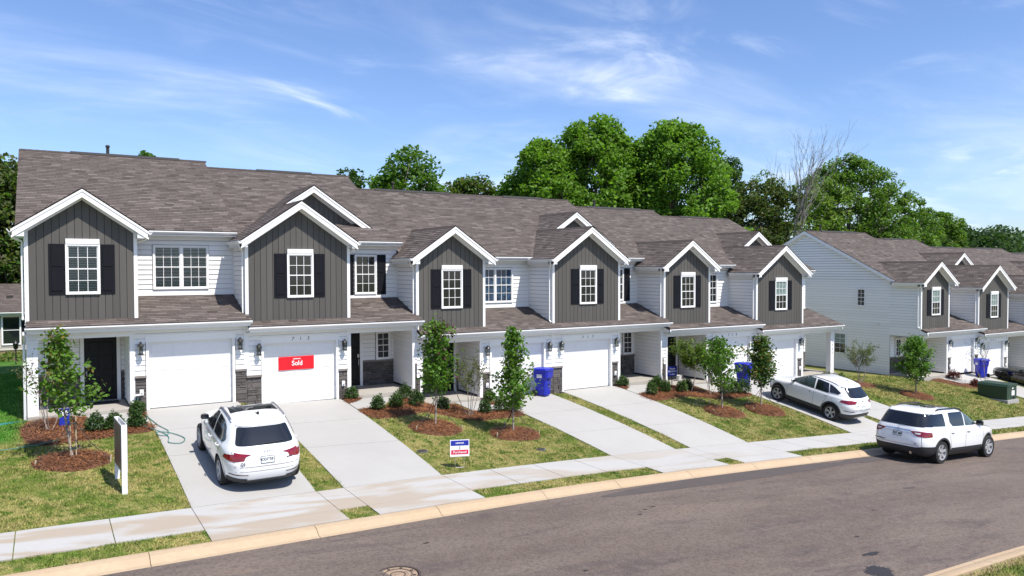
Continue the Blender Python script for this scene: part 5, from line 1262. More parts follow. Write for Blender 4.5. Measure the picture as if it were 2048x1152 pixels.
C4.panel('head_lamp', [(.45, .62), (.85, .68), (.85, .60), (.45, .56)], 'front', 'chrome_soft', .008, mirror=True)
C4.line('door_seam', [(.62, .95), (.68, .55), (.6, .3)], 'side', 'seam_black', .012, mirror=True); C4.line('door_seam', [(-.55, .96), (-.6, .5), (-.5, .3)], 'side', 'seam_black', .012, mirror=True)
C4.arch_trim(.40, .43, 'paint_black'); C4.wheels(dict(n=5, dev=(-.1, .1), w=(.03, .025)), 'rim_black'); C4.mirrors(.55, 1.02, 'paint_black'); C4.handles([(-.4, .82)], 'paint_black')
# ------------------------------------------------------------------ signs, carts and small things
# red banner on the garage door of 713
def banner():
    x0, x1, z0, z1 = 4.04, 5.27, .93, 1.39; y = .085
    t = thing('sold_banner', 'red Sold banner hung on the garage door of 713', 'banner', ((x0+x1)/2, y, z0))
    mb = MB(); n = 8                       # slightly wavy vinyl
    for i in range(n+1):
        for j in range(2):
            x = x0+(x1-x0)*i/n; z = z0+(z1-z0)*j
            for k in (0, .004): mb.v.append((x, y-.006*math.sin(i*1.3+j)-k, z))
    for i in range(n):
        a = i*4; b = (i+1)*4; mb.f += [(a+1, b+1, b+3, a+3), (a, a+2, b+2, b), (a, b, b+1, a+1), (a+2, a+3, b+3, b+2)]
    mb.f += [(0, 1, 3, 2), (n*4, n*4+2, n*4+3, n*4+1)]
    mb.build('sheet', 'red', t)
    text('lettering', 'Sold', .235, ((x0+x1)/2+.02, y-.02, z0+.22), 'plate_white', t, bold=.004, xscale=.92); text('lettering', 'LENNAR', .055, ((x0+x1)/2+.01, y-.02, z1-.085), 'plate_white', t, bold=.002, xscale=1.25)
banner()
def yard_sign():
    x, y = 6.86, -7.9; g = gz(x, y); z0, z1 = g+.36, g+.82; w = .265
    t = thing('lawn_sign', 'small blue, white and red Purchased sign on wire legs in the lawn', 'sign', (x, y, g)); yaw = R(-20)
    def put(mb, nm, mt):
        me = bpy.data.meshes.new(nm); me.from_pydata(mb.v, [], mb.f); me.transform(Matrix.Translation((x, y, 0)) @ Matrix.Rotation(yaw, 4, 'Z')); return link(nm, me, mt, t)
    put(MB().box(-w, w, -.006, .006, z0, z1), 'board', 'plate_white'); put(MB().box(-w+.02, w-.02, -.009, -.0062, z1-.16, z1-.02), 'blue_band', 'sign_blue'); put(MB().box(-w+.03, w-.03, -.009, -.0062, z0+.06, z0+.18), 'red_band', 'sign_pink')
    Rm = Matrix.Rotation(yaw, 3, 'Z') @ Matrix.Rotation(R(90), 3, 'X'); f = Matrix.Rotation(yaw, 3, 'Z') @ Vector((0, -.012, 0))
    text('lettering', 'LENNAR', .05, (x+f.x, y+f.y, z1-.09), 'plate_white', t, rot=Rm, bold=.002, xscale=1.2); text('lettering', '2', .10, (x+f.x, y+f.y, z0+.24), 'ink', t, rot=Rm, bold=.001, xscale=.8); text('lettering', 'Purchased', .09, (x+f.x, y+f.y, z0+.12), 'plate_white', t, rot=Rm, bold=.001)
    mb = MB(); mb.tube([(-.12, 0, z0+.02), (-.12, 0, g-.05)], .006, 6); put(mb, 'leg', 'metal'); mb = MB(); mb.tube([(.12, 0, z0+.02), (.12, 0, g-.05)], .006, 6); put(mb, 'leg', 'metal'); put(MB().tube([(-.12, 0, g+.06), (.12, 0, g+.06)], .006, 6), 'cross_wire', 'metal')
yard_sign()
def residence_sign():
    x, y = 20.98, -1.2; g = gz(x, y)+.03; z0, z1 = g+.56, g+1.00; w = .28
    t = thing('residence_sign', 'blue Private Residence sign on a dark stake', 'sign', (x, y, g))
    MB().box(x-w, x+w, y-.008, y+.008, z0, z1).build('board', 'sign_blue', t); MB().box(x-.015, x+.015, y+.009, y+.03, g-.05, z1-.05).build('stake', 'black_metal', t)
    text('lettering', 'Private\nResidence', .115, (x, y-.010, z0+.275), 'plate_white', t, bold=.003, line=.95); text('lettering', 'No Soliciting', .062, (x, y-.010, z0+.085), 'plate_white', t, bold=.002)
residence_sign()
def a_frame():
    # tall V-shaped sales sign seen nearly edge-on: a white front post, two dark posters running back from it
    x, y = -1.36, -7.25; g = gz(x, y); H = 1.47
    t = thing('sandwich_board', 'tall white V shaped sign board with dark posters standing in the lawn', 'sign', (x, y, g)); th = R(4)
    def put(mb, nm, mt, par=None):
        me = bpy.data.meshes.new(nm); me.from_pydata(mb.v, [], mb.f); me.transform(Matrix.Translation((x, y, g)) @ Matrix.Rotation(th, 4, 'Z')); return link(nm, me, mt, par or t)
    mat('poster', (.05, .045, .05), .35, noise=[(2.5, .8, (.16, .13, .13)), (6, .5, (.03, .03, .035))])
    put(MB().box(-.06, .05, -.56, -.52, -.08, H), 'post', 'plate_white'); put(MB().box(-.05, .05, .50, .54, -.04, H+.02), 'post', 'plate_white')
    for s in (-1, 1):
        o = put(MB().prism([(s*.06, -.52, .42), (s*.05, .50, .42), (s*.05, .50, H+.02), (s*.06, -.52, H)], (-s*.012, 0, 0)), 'panel', 'plate_white')
        put(MB().prism([(s*.062, -.50, .46), (s*.052, .48, .46), (s*.052, .48, H-.02), (s*.062, -.50, H-.03)], (s*.004, 0, 0)), 'poster', 'poster', o)
a_frame()
def cart(x, y, rz, label, base=None):
    g = gz(x, y)+.014 if base is None else base
    t = thing('wheeled_cart', label, 'cart', (x, y, g), 'blue wheeled carts by the garages')
    Mx = Matrix.Translation((x, y, g)) @ Matrix.Rotation(rz, 4, 'Z')
    def put(mb, nm, mt, par=None, smooth=False, angle=None, bevel=None):
        me = bpy.data.meshes.new(nm); me.from_pydata(mb.v, [], mb.f); me.transform(Mx); return link(nm, me, mt, par or t, smooth, angle, bevel)
    # local: front is -y, hinge/handle +y
    def ring(mb, w, d0, d1, z, c):
        b = len(mb.v); P = [(-w+c, d0), (w-c, d0), (w, d0+c), (w, d1-c), (w-c, d1), (-w+c, d1), (-w, d1-c), (-w, d0+c)]
        mb.v += [(p[0], p[1], z) for p in P]; return b
    mb = MB(); L_ = []
    for (w, d0, d1, z, c) in ((.225, -.26, .20, .03, .06), (.235, -.27, .21, .10, .06), (.25, -.29, .25, .55, .06), (.255, -.30, .27, .68, .06), (.29, -.36, .30, .76, .07), (.305, -.385, .32, 1.02, .07), (.315, -.395, .33, 1.03, .07), (.315, -.395, .33, 1.06, .07)): L_.append(ring(mb, w, d0, d1, z, c))
    mb.f.append(tuple(L_[0]+k for k in range(7, -1, -1))); mb.f.append(tuple(L_[-1]+k for k in range(8)))
    for a, b in zip(L_[:-1], L_[1:]):
        for k in range(8): mb.f.append((a+k, a+(k+1) % 8, b+(k+1) % 8, b+k))
    put(mb, 'tub', 'bin_blue', bevel=.012)
    mb = MB(); a = [ring(mb, .33, -.42, .36, 1.062, .09), ring(mb, .335, -.425, .36, 1.085, .09), ring(mb, .29, -.36, .31, 1.13, .10), ring(mb, .20, -.25, .24, 1.142, .08)]
    mb.f.append(tuple(a[0]+k for k in range(7, -1, -1))); mb.f.append(tuple(a[-1]+k for k in range(8)))
    for p, q in zip(a[:-1], a[1:]):
        for k in range(8): mb.f.append((p+k, p+(k+1) % 8, q+(k+1) % 8, q+k))
    put(mb, 'lid', 'bin_blue', bevel=.01)
    put(MB().tube([(-.25, .36, 1.06), (-.25, .43, 1.05), (.25, .43, 1.05), (.25, .36, 1.06)], .018, 8), 'handle', 'bin_blue', smooth=True)
    mat('bin_recess_shade', (.003, .008, .10), .6) if 'bin_recess_shade' not in MATS else None
    put(MB().box(-.10, .10, -.332, -.29, .63, .70), 'grip_recess_shade', 'bin_recess_shade'); put(MB().box(-.075, .075, -.300, -.27, .36, .50), 'bar_recess_shade', 'bin_recess_shade'); put(MB().box(-.07, .07, -.306, -.298, .385, .41), 'grab_bar', 'metal')  # darker blue blocks paint the shade inside the grip and bar hollows
    for s in (-1, 1):
        put(MB().lathe([(.05, s*.265), (.125, s*.265), (.13, s*.28), (.13, s*.31), (.12, s*.325), (.05, s*.32)], (0, .20, .13), 'x', n=22), 'wheel', 'rubber', smooth=True, angle=40)
    put(MB().tube([(-.3, .20, .13), (.3, .20, .13)], .015, 8), 'axle', 'black_metal')
    for s in (-1, 1):
        for k in range(3): put(MB().box(s*.302-.006, s*.302+.006, -.13, .10, .86-.05*k, .89-.05*k), 'print_stripe', 'plate_white')
cart(14.55, -.45, R(28), 'blue wheeled cart standing beside the grass strip between two garages')
cart(25.45, -1.25, R(15), 'blue wheeled cart half hidden by a young tree before garage 719')
cart(45.75, -1.75, R(150), 'blue wheeled cart before the garage of the far row', None)
def transformer():
    x0, x1, y0, y1 = 40.75, 41.75, -5.6, -4.1; g = gz(41.2, -4.9)-.05; H = .92
    t = thing('transformer_box', 'dark green utility transformer box on the grass slope', 'utility box', ((x0+x1)/2, (y0+y1)/2, g))
    MB().box(x0-.08, x1+.08, y0-.08, y1+.08, g-.3, g+.10).build('concrete_pad', 'concrete', t)
    MB().box(x0, x1, y0, y1, g+.10, g+H*.86).build('cabinet', 'utility_green', t, bevel=.015)
    MB().prism([(x0-.04, y0-.03, g+H*.86), (x1+.04, y0-.03, g+H*.86), (x1+.04, y0-.03, g+H), (x0+.05, y0-.03, g+H)], (0, y1-y0+.06, 0)).build('lid', 'utility_green', t, bevel=.01)
    MB().box(x0+.45, x0+.75, y0-.012, y0-.001, g+.32, g+.58).build('warning_label', 'plate_white', t); MB().box(x0+.5, x0+.62, y0-.012, y0-.001, g+.66, g+.74).build('number_label', 'plate_white', t)
    MB().box(x1-.35, x1-.31, y0-.05, y0, g+.15, g+.25).build('padlock', 'black_metal', t)
transformer()
# garden hose by 711
def hose():
    t = thing('garden_hose', 'green garden hose lying over the path and driveway edge', 'hose', (-.3, -2, gz(-.3, -2)))
    P = [(-.33, -.09, .52), (-.34, -.16, .30), (-.30, -.35, .03)]
    Q = [(-.25, -.9), (-.12, -1.6), (.0, -2.4), (.15, -3.0), (.05, -3.5), (-.15, -3.35), (-.1, -3.05), (.2, -3.3), (.45, -3.9), (.30, -4.35), (.02, -4.2), (.08, -3.7), (.0, -3.2), (-.3, -2.6), (-.7, -1.75), (-1.2, -1.55), (-1.9, -2.1), (-2.6, -3.2), (-3.6, -3.7), (-4.4, -3.6)]
    pts = [Vector(p) for p in P]+[Vector((x, y, gz(x, y)+.035+(.03 if x < -.2 else 0))) for x, y in Q]; sm = []
    for i in range(len(pts)-1):
        p0, p1, p2, p3 = pts[max(i-1, 0)], pts[i], pts[i+1], pts[min(i+2, len(pts)-1)]
        for k in range(6):
            u = k/6; sm.append(.5*((2*p1)+(p2-p0)*u+(2*p0-5*p1+4*p2-p3)*u*u+(-p0+3*p1-3*p2+p3)*u**3))
    MB().tube(sm, .011, 6).build('hose', 'hose', t, smooth=True)
    MB().box(-.42, -.24, -.16, -.09, .49, .53).build('timer_box', 'plate_white', t)
hose()
tag(MB().box(-1.95, -.75, 1.15, 1.65, .121, .135).build('door_mat', 'rubber'), 'dark door mat before the front door of 711', 'door mat')
# downspout extension and border edging at the corner of 711
tag(MB().tube([(-3.3, -.1, -.02), (-3.9, -.5, .02), (-4.7, -.9, .03)], .05, 10).build('drain_pipe', 'hose', smooth=True), 'green corrugated drain pipe on the lawn at the corner of 711', 'pipe')
def bag():
    t = thing('mulch_bag', 'blue and white bag standing in the mulch beside the post of 711', 'bag', (-2.35, -1.5, gz(-2.35, -1.5)))
    g = gz(-2.35, -1.5)+.04
    MB().hexa([(-2.47, -1.56, g), (-2.20, -1.56, g), (-2.20, -1.44, g), (-2.47, -1.44, g), (-2.46, -1.52, g+.52), (-2.21, -1.52, g+.50), (-2.21, -1.48, g+.50), (-2.46, -1.48, g+.52)]).build('sack', 'sign_blue', t, bevel=.02)
    MB().box(-2.43, -2.25, -1.56, -1.535, g+.30, g+.44).build('print', 'plate_white', t)
bag()
# valve box lids in the lawn
for i, (x, y) in enumerate([(6.45, -6.35), (10.3, -6.7)]):
    t = thing('valve_box', 'grey valve box lid sunk in the lawn by the %s' % ('Purchased sign' if i == 0 else 'blue cart driveway'), 'valve box', (x, y, gz(x, y)))
    g = gz(x, y); MB().lathe([(.14, -.05), (.14, .02), (.12, .025)], (x, y, g), n=14).build('lid', 'roof_vent', t); MB().lathe([(.17, -.05), (.17, .012), (.142, .012), (.142, -.05)], (x, y, g), n=14, close=False).build('rim', 'chrome_soft', t)
# neighbouring one-storey house seen past 711
def neighbour():
    t = thing('neighbour_house', 'low tan house with brick base and grey roof behind 711', 'house', (-9, 30, -1.0))
    x0, x1, y = -24, 2, 27.0
    MB().box(x0, x1, y, 37, -.35, 2.0).build('wall', 'siding_tan', t)
    w = t.children[0]
    off = (0, 0, 0); siding(w, off, 'f', x0, x1, y-.005, -.3, 1.9, 0, False, holes=[(-5.0, -3.3, 0, 1.8)], mt='siding_tan')
    base = MB().box(x0, x1, y+.03, 37, -1.6, -.35).build('brick_base', 'mortar', t)
    mb = MB(); k = 0; z = -1.5
    while z < -.37:
        u = -12+(k % 2)*.11
        while u < 0: mb.box(u, u+.20, y+.0, y+.05, z, min(z+.062, -.355)); u += .213
        z += .075; k += 1
    o = mb.build('bricks', 'brick', base); o['kind'] = 'stuff'
    rp = [(x0-.4, 26.5, 1.95), (x1+.4, 26.5, 1.95), (x1+.4, 31.8, 3.5), (x0-.4, 31.8, 3.5)]
    m_ = MB().prism([(x0-.4, 26.5, 1.94), (x0-.4, 31.8, 3.49), (x0-.4, 37.5, 1.94), (x0-.4, 37.5, 1.8), (x0-.4, 31.8, 3.3), (x0-.4, 26.5, 1.8)], (x1-x0+.8, 0, 0)); ro = m_.build('roof', 'roof_deck', t)
    r = Roof(False); pt = {'o': ro, '_v': [], '_t': [], 'n': Vector((0, -.29, 1)).normalized()}; r.plane(pt, rp, (0, 0, 0)); r.emit(pt)
    gutter(ro, (0, 0, 0), x0-.4, x1+.4, 26.5, 1.93); MB().box(x0-.4, x1+.4, 26.5, 26.53, 1.76, 1.92).build('fascia', 'trim', ro); MB().box(-4.75, -4.4, 29.0, 29.25, 2.68, 2.82).build('roof_vent', 'roof_vent', ro)
    window(t, (0, 0, 0), -4.95, -3.98, .0, 1.72, 26.97, grid=None); shutter(t, (0, 0, 0), -3.95, -3.5, .0, 1.72, 26.97)
neighbour()
def post_lamp(x, y):
    g = gz(x, y); t = thing('post_lamp', 'short black post lamp on the lawn behind 711', 'lamp post', (x, y, g))
    MB().tube([(x, y, g-.1), (x, y, g+.75)], .03, 8).build('post', 'black_metal', t); MB().lathe([(.05, .75), (.10, .80), (.13, 1.05), (.03, 1.18)], (x, y, g), n=10).build('lantern', 'black_metal', t); MB().lathe([(.075, .82), (.105, 1.03)], (x, y-.035, g), n=8).build('lamp_glass', 'lamp_glass', t)
post_lamp(-4.05, 19.5)
# grey roof of a house far beyond the second row
def far_house():
    t = thing('distant_house', 'grey hipped roof house far beyond the second row', 'house', (108, 21, -4.3))
    MB().box(101, 117, 18.5, 23.5, -4.6, 5.3).build('wall', 'siding_tan', t)
    mat('roof_grey', (.045, .047, .055), .9, noise=[(2, .5, (.06, .06, .068))])
    b = [(100.5, 18, 5.2), (117.5, 18, 5.2), (117.5, 24, 5.2), (100.5, 24, 5.2)]; r_ = [(103.5, 21, 6.9), (114.5, 21, 6.9)]
    mb = MB(); i = mb.pts(b+r_); mb.f += [(0, 1, 5, 4), (1, 2, 5), (2, 3, 4, 5), (3, 0, 4), (3, 2, 1, 0)]; mb.build('roof', 'roof_grey', t)
far_house()
# white hydrangea planter and things on the far porches
t = thing('porch_pot', 'small white pot on the porch of 719', 'pot', (23.1, .6, -.98)); MB().lathe([(.10, 0), (.14, .26), (.15, .27), (.13, .27), (.10, .2)], (23.1, .6, -.983), n=14).build('pot', 'pot', t)
# utility line beyond the far row
tag(MB().tube([(150, 90, 12.0), (190, 84, 13.0), (240, 80, 15.0)], .035, 4).build('utility_wire', 'black_metal'), 'thin overhead wire before the distant wood', 'wire')
# ------------------------------------------------------------------ vegetation
def leafmat(name, col, col2, var=.35, trans=.35):
    mat(name, col, .55, var=var, noise=[(.9, .7, col2)], spec=.25, trans=trans)
leafmat('leaf_maple', (.075, .170, .018), (.115, .195, .026)); leafmat('leaf_maple_dark', (.042, .100, .018), (.070, .12, .02)); leafmat('leaf_tip', (.20, .13, .035), (.16, .17, .03)); leafmat('leaf_red', (.085, .035, .030), (.06, .05, .03))
leafmat('leaf_myrtle', (.075, .115, .022), (.12, .10, .035)); leafmat('leaf_myrtle_green', (.085, .155, .018), (.13, .17, .02)); leafmat('leaf_shrub', (.036, .078, .018), (.065, .115, .022), trans=.25)
leafmat('leaf_bright', (.108, .218, .026), (.150, .255, .042), trans=.45); leafmat('leaf_mid', (.068, .150, .020), (.105, .185, .03), trans=.45); leafmat('leaf_olive', (.075, .105, .028), (.115, .118, .048), trans=.4); leafmat('leaf_dark', (.040, .090, .018), (.065, .115, .024), trans=.4); leafmat('leaf_light', (.13, .21, .045), (.16, .22, .06), trans=.45); leafmat('leaf_far', (.034, .078, .022), (.05, .09, .024))
leafmat('straw', (.235, .098, .042), (.155, .062, .03), var=.55, trans=.0); mat('mulch_base', (.115, .048, .024), .95, noise=[(9, .7, (.07, .03, .018)), (30, .6, (.20, .085, .04))], bump=(50, 1.0))
leafmat('petal_red', (.12, .03, .03), (.08, .03, .025))
def leaves(C, size, rg, up=.35, aspect=.75):
    """kite-shaped leaves at centres C (n,3), returned as (n*4,3)"""
    n = len(C); nrm = rg.normal(size=(n, 3)); nrm[:, 2] = np.abs(nrm[:, 2])+up; nrm /= np.linalg.norm(nrm, axis=1, keepdims=True)
    a = rg.normal(size=(n, 3)); a -= (a*nrm).sum(1, keepdims=True)*nrm; a /= np.linalg.norm(a, axis=1, keepdims=True); b = np.cross(nrm, a)
    s = (size*rg.uniform(.6, 1.3, n))[:, None]; w = s*aspect
    P = np.stack([C-a*s*.5, C+b*w*.5-a*s*.05+nrm*s*.08, C+a*s*.55, C-b*w*.5-a*s*.05+nrm*s*.08], 1)
    return P.reshape(-1, 3)
def branchy(mb, p0, p1, r0, r1, rg, bend=.08, n=5, seg=6):
    p0, p1 = np.array(p0, float), np.array(p1, float); L_ = np.linalg.norm(p1-p0); o = rg.normal(size=3)*bend*L_
    pts = [tuple(p0+(p1-p0)*t+o*math.sin(math.pi*t)*.5) for t in np.linspace(0, 1, n)]
    mb.tube(pts, [float(q) for q in np.linspace(r0, r1, n)], seg, cap=False); return pts
def young_tree(label, x, y, H, clear, prof, lm, seed, stakes=2, straps=True, tipmat=None, lean=(0, 0), leaf=.115, nbr=46, per=30, name='young_tree', group='young street trees in mulch rings'):
    """prof: crown radius at fractions of the crown height"""
    rg = np.random.default_rng(seed); g = gz(x, y)+.05; t = thing(name, label, 'tree', (x, y, g), group)
    mb = MB(); top = (x+lean[0], y+lean[1], g+H*.97); trunk = branchy(mb, (x, y, g-.1), top, .035, .006, rg, .03, 9, 8); T = np.array(trunk); LC = []
    tw = MB()
    for k in range(nbr):
        f = (k+.5)/nbr; h = clear+(H-clear)*f**.95; q = h/H
        base = np.array([np.interp(q, np.linspace(0, 1, len(T)), T[:, i]) for i in range(3)]); a = k*2.399+rg.uniform(-.5, .5)
        rad = np.interp(f, np.linspace(0, 1, len(prof)), prof)*rg.uniform(.55, 1.15); rise = rad*rg.uniform(.5, 1.1)
        tip = base+np.array([math.cos(a)*rad, math.sin(a)*rad, rise]); branchy(tw, base, tip, .010, .003, rg, .15, 4, 4)
        m = int(1.75*per*(.5+rad/max(prof))); s = rg.uniform(.25, 1.06, m)[:, None]
        LC.append(base+(tip-base)*s+rg.normal(size=(m, 3))*np.array([.085, .085, .075])*(1+rad*.4))
    LC = np.concatenate(LC); mb.build('trunk', 'bark_pale', t, smooth=True); tw.build('branches', 'bark', t)
    hi = (LC[:, 2]-g)/H*.45+rg.normal(size=len(LC))*.14+np.hypot(LC[:, 0]-x, LC[:, 1]-y)*.45
    if tipmat:
        m = hi > np.quantile(hi, .88); fast('crown_tips', leaves(LC[m], leaf*.8, rg), 4, tipmat, parent=t)['kind'] = 'stuff'; LC = LC[~m]
    fast('crown', leaves(LC, leaf, rg), 4, lm, parent=t)
    for k in range(stakes):
        d = .06*(1 if k else -1); MB().tube([(x+d, y, g-.1), (x+d, y, g+clear*1.05)], .016, 6).build('stake', 'stake', t)
    if stakes:
        for hz in (.25, .85): MB().tube([(x-.075, y-.02, g+clear*hz), (x+.075, y-.02, g+clear*hz), (x+.075, y+.03, g+clear*hz), (x-.075, y+.03, g+clear*hz), (x-.075, y-.02, g+clear*hz)], .010, 4).build('tie', 'hose', t)
    if straps:
        for a in (R(200), R(-25), R(80)):
            e = (x+.85*math.cos(a), y+.85*math.sin(a)); ez = gz(*e)+.06; m_ = ((x+e[0])/2, (y+e[1])/2, (g+clear+ez)/2-.12)
            MB().tube([(x, y, g+clear*1.0), m_, (e[0], e[1], ez)], .010, 4).build('guy_strap', 'strap', t)
            MB().tube([(e[0], e[1], ez-.1), (e[0]+.02, e[1], ez+.10)], .022, 6).build('ground_stake', 'stake', t)
    return t
def myrtle(label, x, y, H, n, spread, lm, seed, leaf=.06, per=130, bare=.45, lean=0, cl=9):
    rg = np.random.default_rng(seed); g = gz(x, y)+.04; t = thing('crape_myrtle', label, 'shrub', (x, y, g), 'multi-stemmed crape myrtles'); LC = []
    for k in range(n):
        a = 2*math.pi*k/n+rg.uniform(-.4, .4); mb = MB(); s = spread*rg.uniform(.35, .6)
        b = (x+.06*math.cos(a), y+.06*math.sin(a), g-.05); e = (x+s*math.cos(a)+lean, y+s*math.sin(a), g+H*rg.uniform(.6, .75)); branchy(mb, b, e, .014, .007, rg, .1, 6, 6); mb.build('stem', 'bark_pale', t, smooth=True)
        tw = MB()
        for j in range(cl):
            q = rg.uniform(.55, 1.0); p = np.array(b)+(np.array(e)-np.array(b))*q; a2 = rg.uniform(0, 6.28); rr_ = spread*rg.uniform(.2, .75)
            tip = p+np.array([math.cos(a2)*rr_, math.sin(a2)*rr_, H*rg.uniform(.1, .34)]); tip[2] = min(tip[2], g+H); branchy(tw, p, tip, .006, .002, rg, .12, 4, 4)
            m = int(per/cl*rg.uniform(.6, 1.4)); s2 = rg.uniform(.2, 1.05, m)[:, None]; LC.append(p+(tip-p)*s2+rg.normal(size=(m, 3))*.055)
        tw.build('twigs', 'bark', t)
    fast('crown', leaves(np.concatenate(LC), leaf, rg), 4, lm, parent=t); return t
SHRUB_N = 0
def shrub(x, y, r, h, label, lm='leaf_shrub', n=1150, leaf=.066, upright=.0):
    global SHRUB_N; SHRUB_N += 1
    rg = np.random.default_rng(900+SHRUB_N); g = gz(x, y)+.05; t = thing('shrub', label, 'shrub', (x, y, g), 'clipped round shrubs in the mulch beds')
    d = rg.normal(size=(n, 3)); d[:, 2] = np.abs(d[:, 2])*1.1; d /= np.linalg.norm(d, axis=1, keepdims=True); q = rg.uniform(.55, 1.08, n)[:, None]*(1+.18*np.sin(d[:, :1]*5+SHRUB_N)*np.cos(d[:, 1:2]*4))
    C = np.array([x, y, g+.06])+d*q*np.array([r, r, h]); mb = MB()
    for k in range(7):
        a = k*.9; branchy(mb, (x, y, g-.05), (x+r*.7*math.cos(a), y+r*.7*math.sin(a), g+h*.75), .008, .003, rg, .1, 4, 4)
    mb.build('stems', 'bark', t); fast('foliage', leaves(C, leaf, rg, .5, .6), 4, lm, parent=t)
# ---- pine straw beds and rings
def inside(P, x, y):
    c = np.zeros(len(x), bool); n = len(P)
    for i in range(n):
        (x0, y0), (x1, y1) = P[i-1], P[i]; m = ((y0 > y) != (y1 > y)); q = np.where(m, (x1-x0)*(y-y0)/np.where(y1 == y0, 1e-9, y1-y0)+x0, 0); c ^= m & (x < q)
    return c
BEDS = []
def smooth_poly(P, n=5):
    out = []; m = len(P)
    for i in range(m):
        p0, p1, p2, p3 = [np.array(P[(i+k-1) % m], float) for k in range(4)]
        for k in range(n): u = k/n; out.append(tuple(.5*((2*p1)+(p2-p0)*u+(2*p0-5*p1+4*p2-p3)*u*u+(-p0+3*p1-3*p2+p3)*u**3)))
    return out
def bed(name, P, label, mound=.07, seed=1, dens=750):
    P = smooth_poly(P); BEDS.append(P); rg = np.random.default_rng(seed); A = np.array(P); x0, y0 = A.min(0); x1, y1 = A.max(0); cx, cy = A.mean(0)
    # dome-like base: rim at ground level, inner rings lifted
    mb = MB(); n = len(P); rings = [1.0, .93, .75, .45]; lift = [-.02, mound*.55, mound*.9, mound]
    for r_, l_ in zip(rings, lift):
        for (px, py) in P: qx, qy = cx+(px-cx)*r_, cy+(py-cy)*r_; mb.v.append((qx, qy, gz(qx, qy)+l_))
    for i in range(len(rings)-1):
        for k in range(n): k2 = (k+1) % n; mb.f.append((i*n+k, i*n+k2, (i+1)*n+k2, (i+1)*n+k))
    mb.v.append((cx, cy, gz(cx, cy)+mound)); mb.f += [((len(rings)-1)*n+k, (len(rings)-1)*n+(k+1) % n, len(mb.v)-1) for k in range(n)]
    root = mb.build(name, 'mulch_base', smooth=True); tag(root, label, None, None, 'stuff')
    N = int((x1-x0)*(y1-y0)*dens); X = rg.uniform(x0-.05, x1+.05, N); Y = rg.uniform(y0-.05, y1+.05, N); m = inside(P, X+rg.normal(size=N)*.03, Y+rg.normal(size=N)*.03); X, Y = X[m], Y[m]
    bm = bmesh.new(); bm.from_mesh(root.data); bv = BVHTree.FromBMesh(bm); bm.free(); Z = np.empty(len(X))
    for i in range(len(X)):
        h = bv.ray_cast(Vector((X[i], Y[i], 5)), Vector((0, 0, -1)))[0]; Z[i] = (h.z if h is not None else gz(X[i], Y[i]))
    C = np.stack([X, Y, Z+rg.uniform(.004, .055, len(X))], 1); a = rg.uniform(0, 6.28, len(X)); L_ = rg.uniform(.07, .17, len(X)); tl = rg.normal(size=len(X))*.25
    d = np.stack([np.cos(a)*L_, np.sin(a)*L_, tl*L_], 1); w = np.stack([-np.sin(a), np.cos(a), np.zeros_like(a)], 1)*.008
    V = np.stack([C-d*.5-w, C-d*.5+w, C+d*.5+w*.6, C+d*.5-w*.6], 1)
    o = fast('pine_needles', V, 4, 'straw', parent=root); o['kind'] = 'stuff'
def ring(x, y, a, b, seed, which, rot=0):
    rg = random.Random(seed); P = [(x+a*math.cos(q)*rg.uniform(.92, 1.06)*math.cos(rot)-b*math.sin(q)*math.sin(rot), y+a*math.cos(q)*math.sin(rot)+b*math.sin(q)*rg.uniform(.92, 1.06)*math.cos(rot)) for q in [2*math.pi*k/12 for k in range(12)]]
    bed('mulch_ring', P, 'pine straw ring round the young tree '+which, .10, seed)
bed('mulch_bed', [(-3.35, -2.4), (-3.2, -.45), (-1.8, -.4), (-1.8, -2.0), (-.2, -2.0), (-.22, -2.75), (-1.06, -3.0), (-2.1, -3.3), (-2.95, -3.35)], 'pine straw bed before the porch of 711', .05, 21)
bed('mulch_bed', [(-.58, -.05), (-.2, -.05), (-.2, -1.1), (-.58, -1.05)], 'small pine straw bed beside the garage of 711', .05, 22)
bed('mulch_bed', [(6.22, -.05), (6.6, -.05), (6.9, -.3), (6.22, -.9)], 'small pine straw bed beside the garage of 713', .05, 23)
bed('mulch_bed', [(6.2, -1.75), (7.05, -1.7), (8.4, -.35), (9.2, -.2), (9.5, -.6), (10.5, -.5), (10.62, -1.95), (12.2, -2.0), (12.2, -2.8), (10.9, -3.0), (10.1, -3.15), (9.3, -2.5), (8.25, -2.65), (6.5, -3.0)], 'long pine straw bed between the porches next to 713', .05, 24)
bed('mulch_bed', [(11.85, -.05), (12.2, -.05), (12.2, -1.1), (11.85, -1.05)], 'small pine straw bed beside the grey hose box near the blue cart', .05, 25)
bed('mulch_bed', [(18.62, -.05), (19.0, -.05), (19.2, -.3), (18.62, -.85)], 'small pine straw bed beside the garage of 717', .05, 26)
bed('mulch_bed', [(18.6, -1.65), (19.45, -1.6), (20.8, -.35), (21.6, -.2), (22.9, -.4), (23.02, -1.95), (24.6, -2.0), (24.6, -2.6), (23.4, -2.75), (21.8, -2.6), (20.4, -2.45), (18.6, -2.8)], 'long pine straw bed between the porches of 717 and 719', .05, 27)
bed('mulch_bed', [(41.2, -1.25), (42.1, -1.3), (42.2, -2.65), (43.4, -2.7), (43.4, -3.3), (42.2, -3.2), (41.3, -2.4)], 'pine straw bed at the far row corner', .05, 28, 350)
bed('mulch_ring', [(32.9, -1.1), (33.9, -.9), (34.8, -1.3), (34.9, -1.9), (34.2, -2.3), (33.3, -2.1)], 'pine straw round the crape myrtle by post 721', .05, 29, 350)
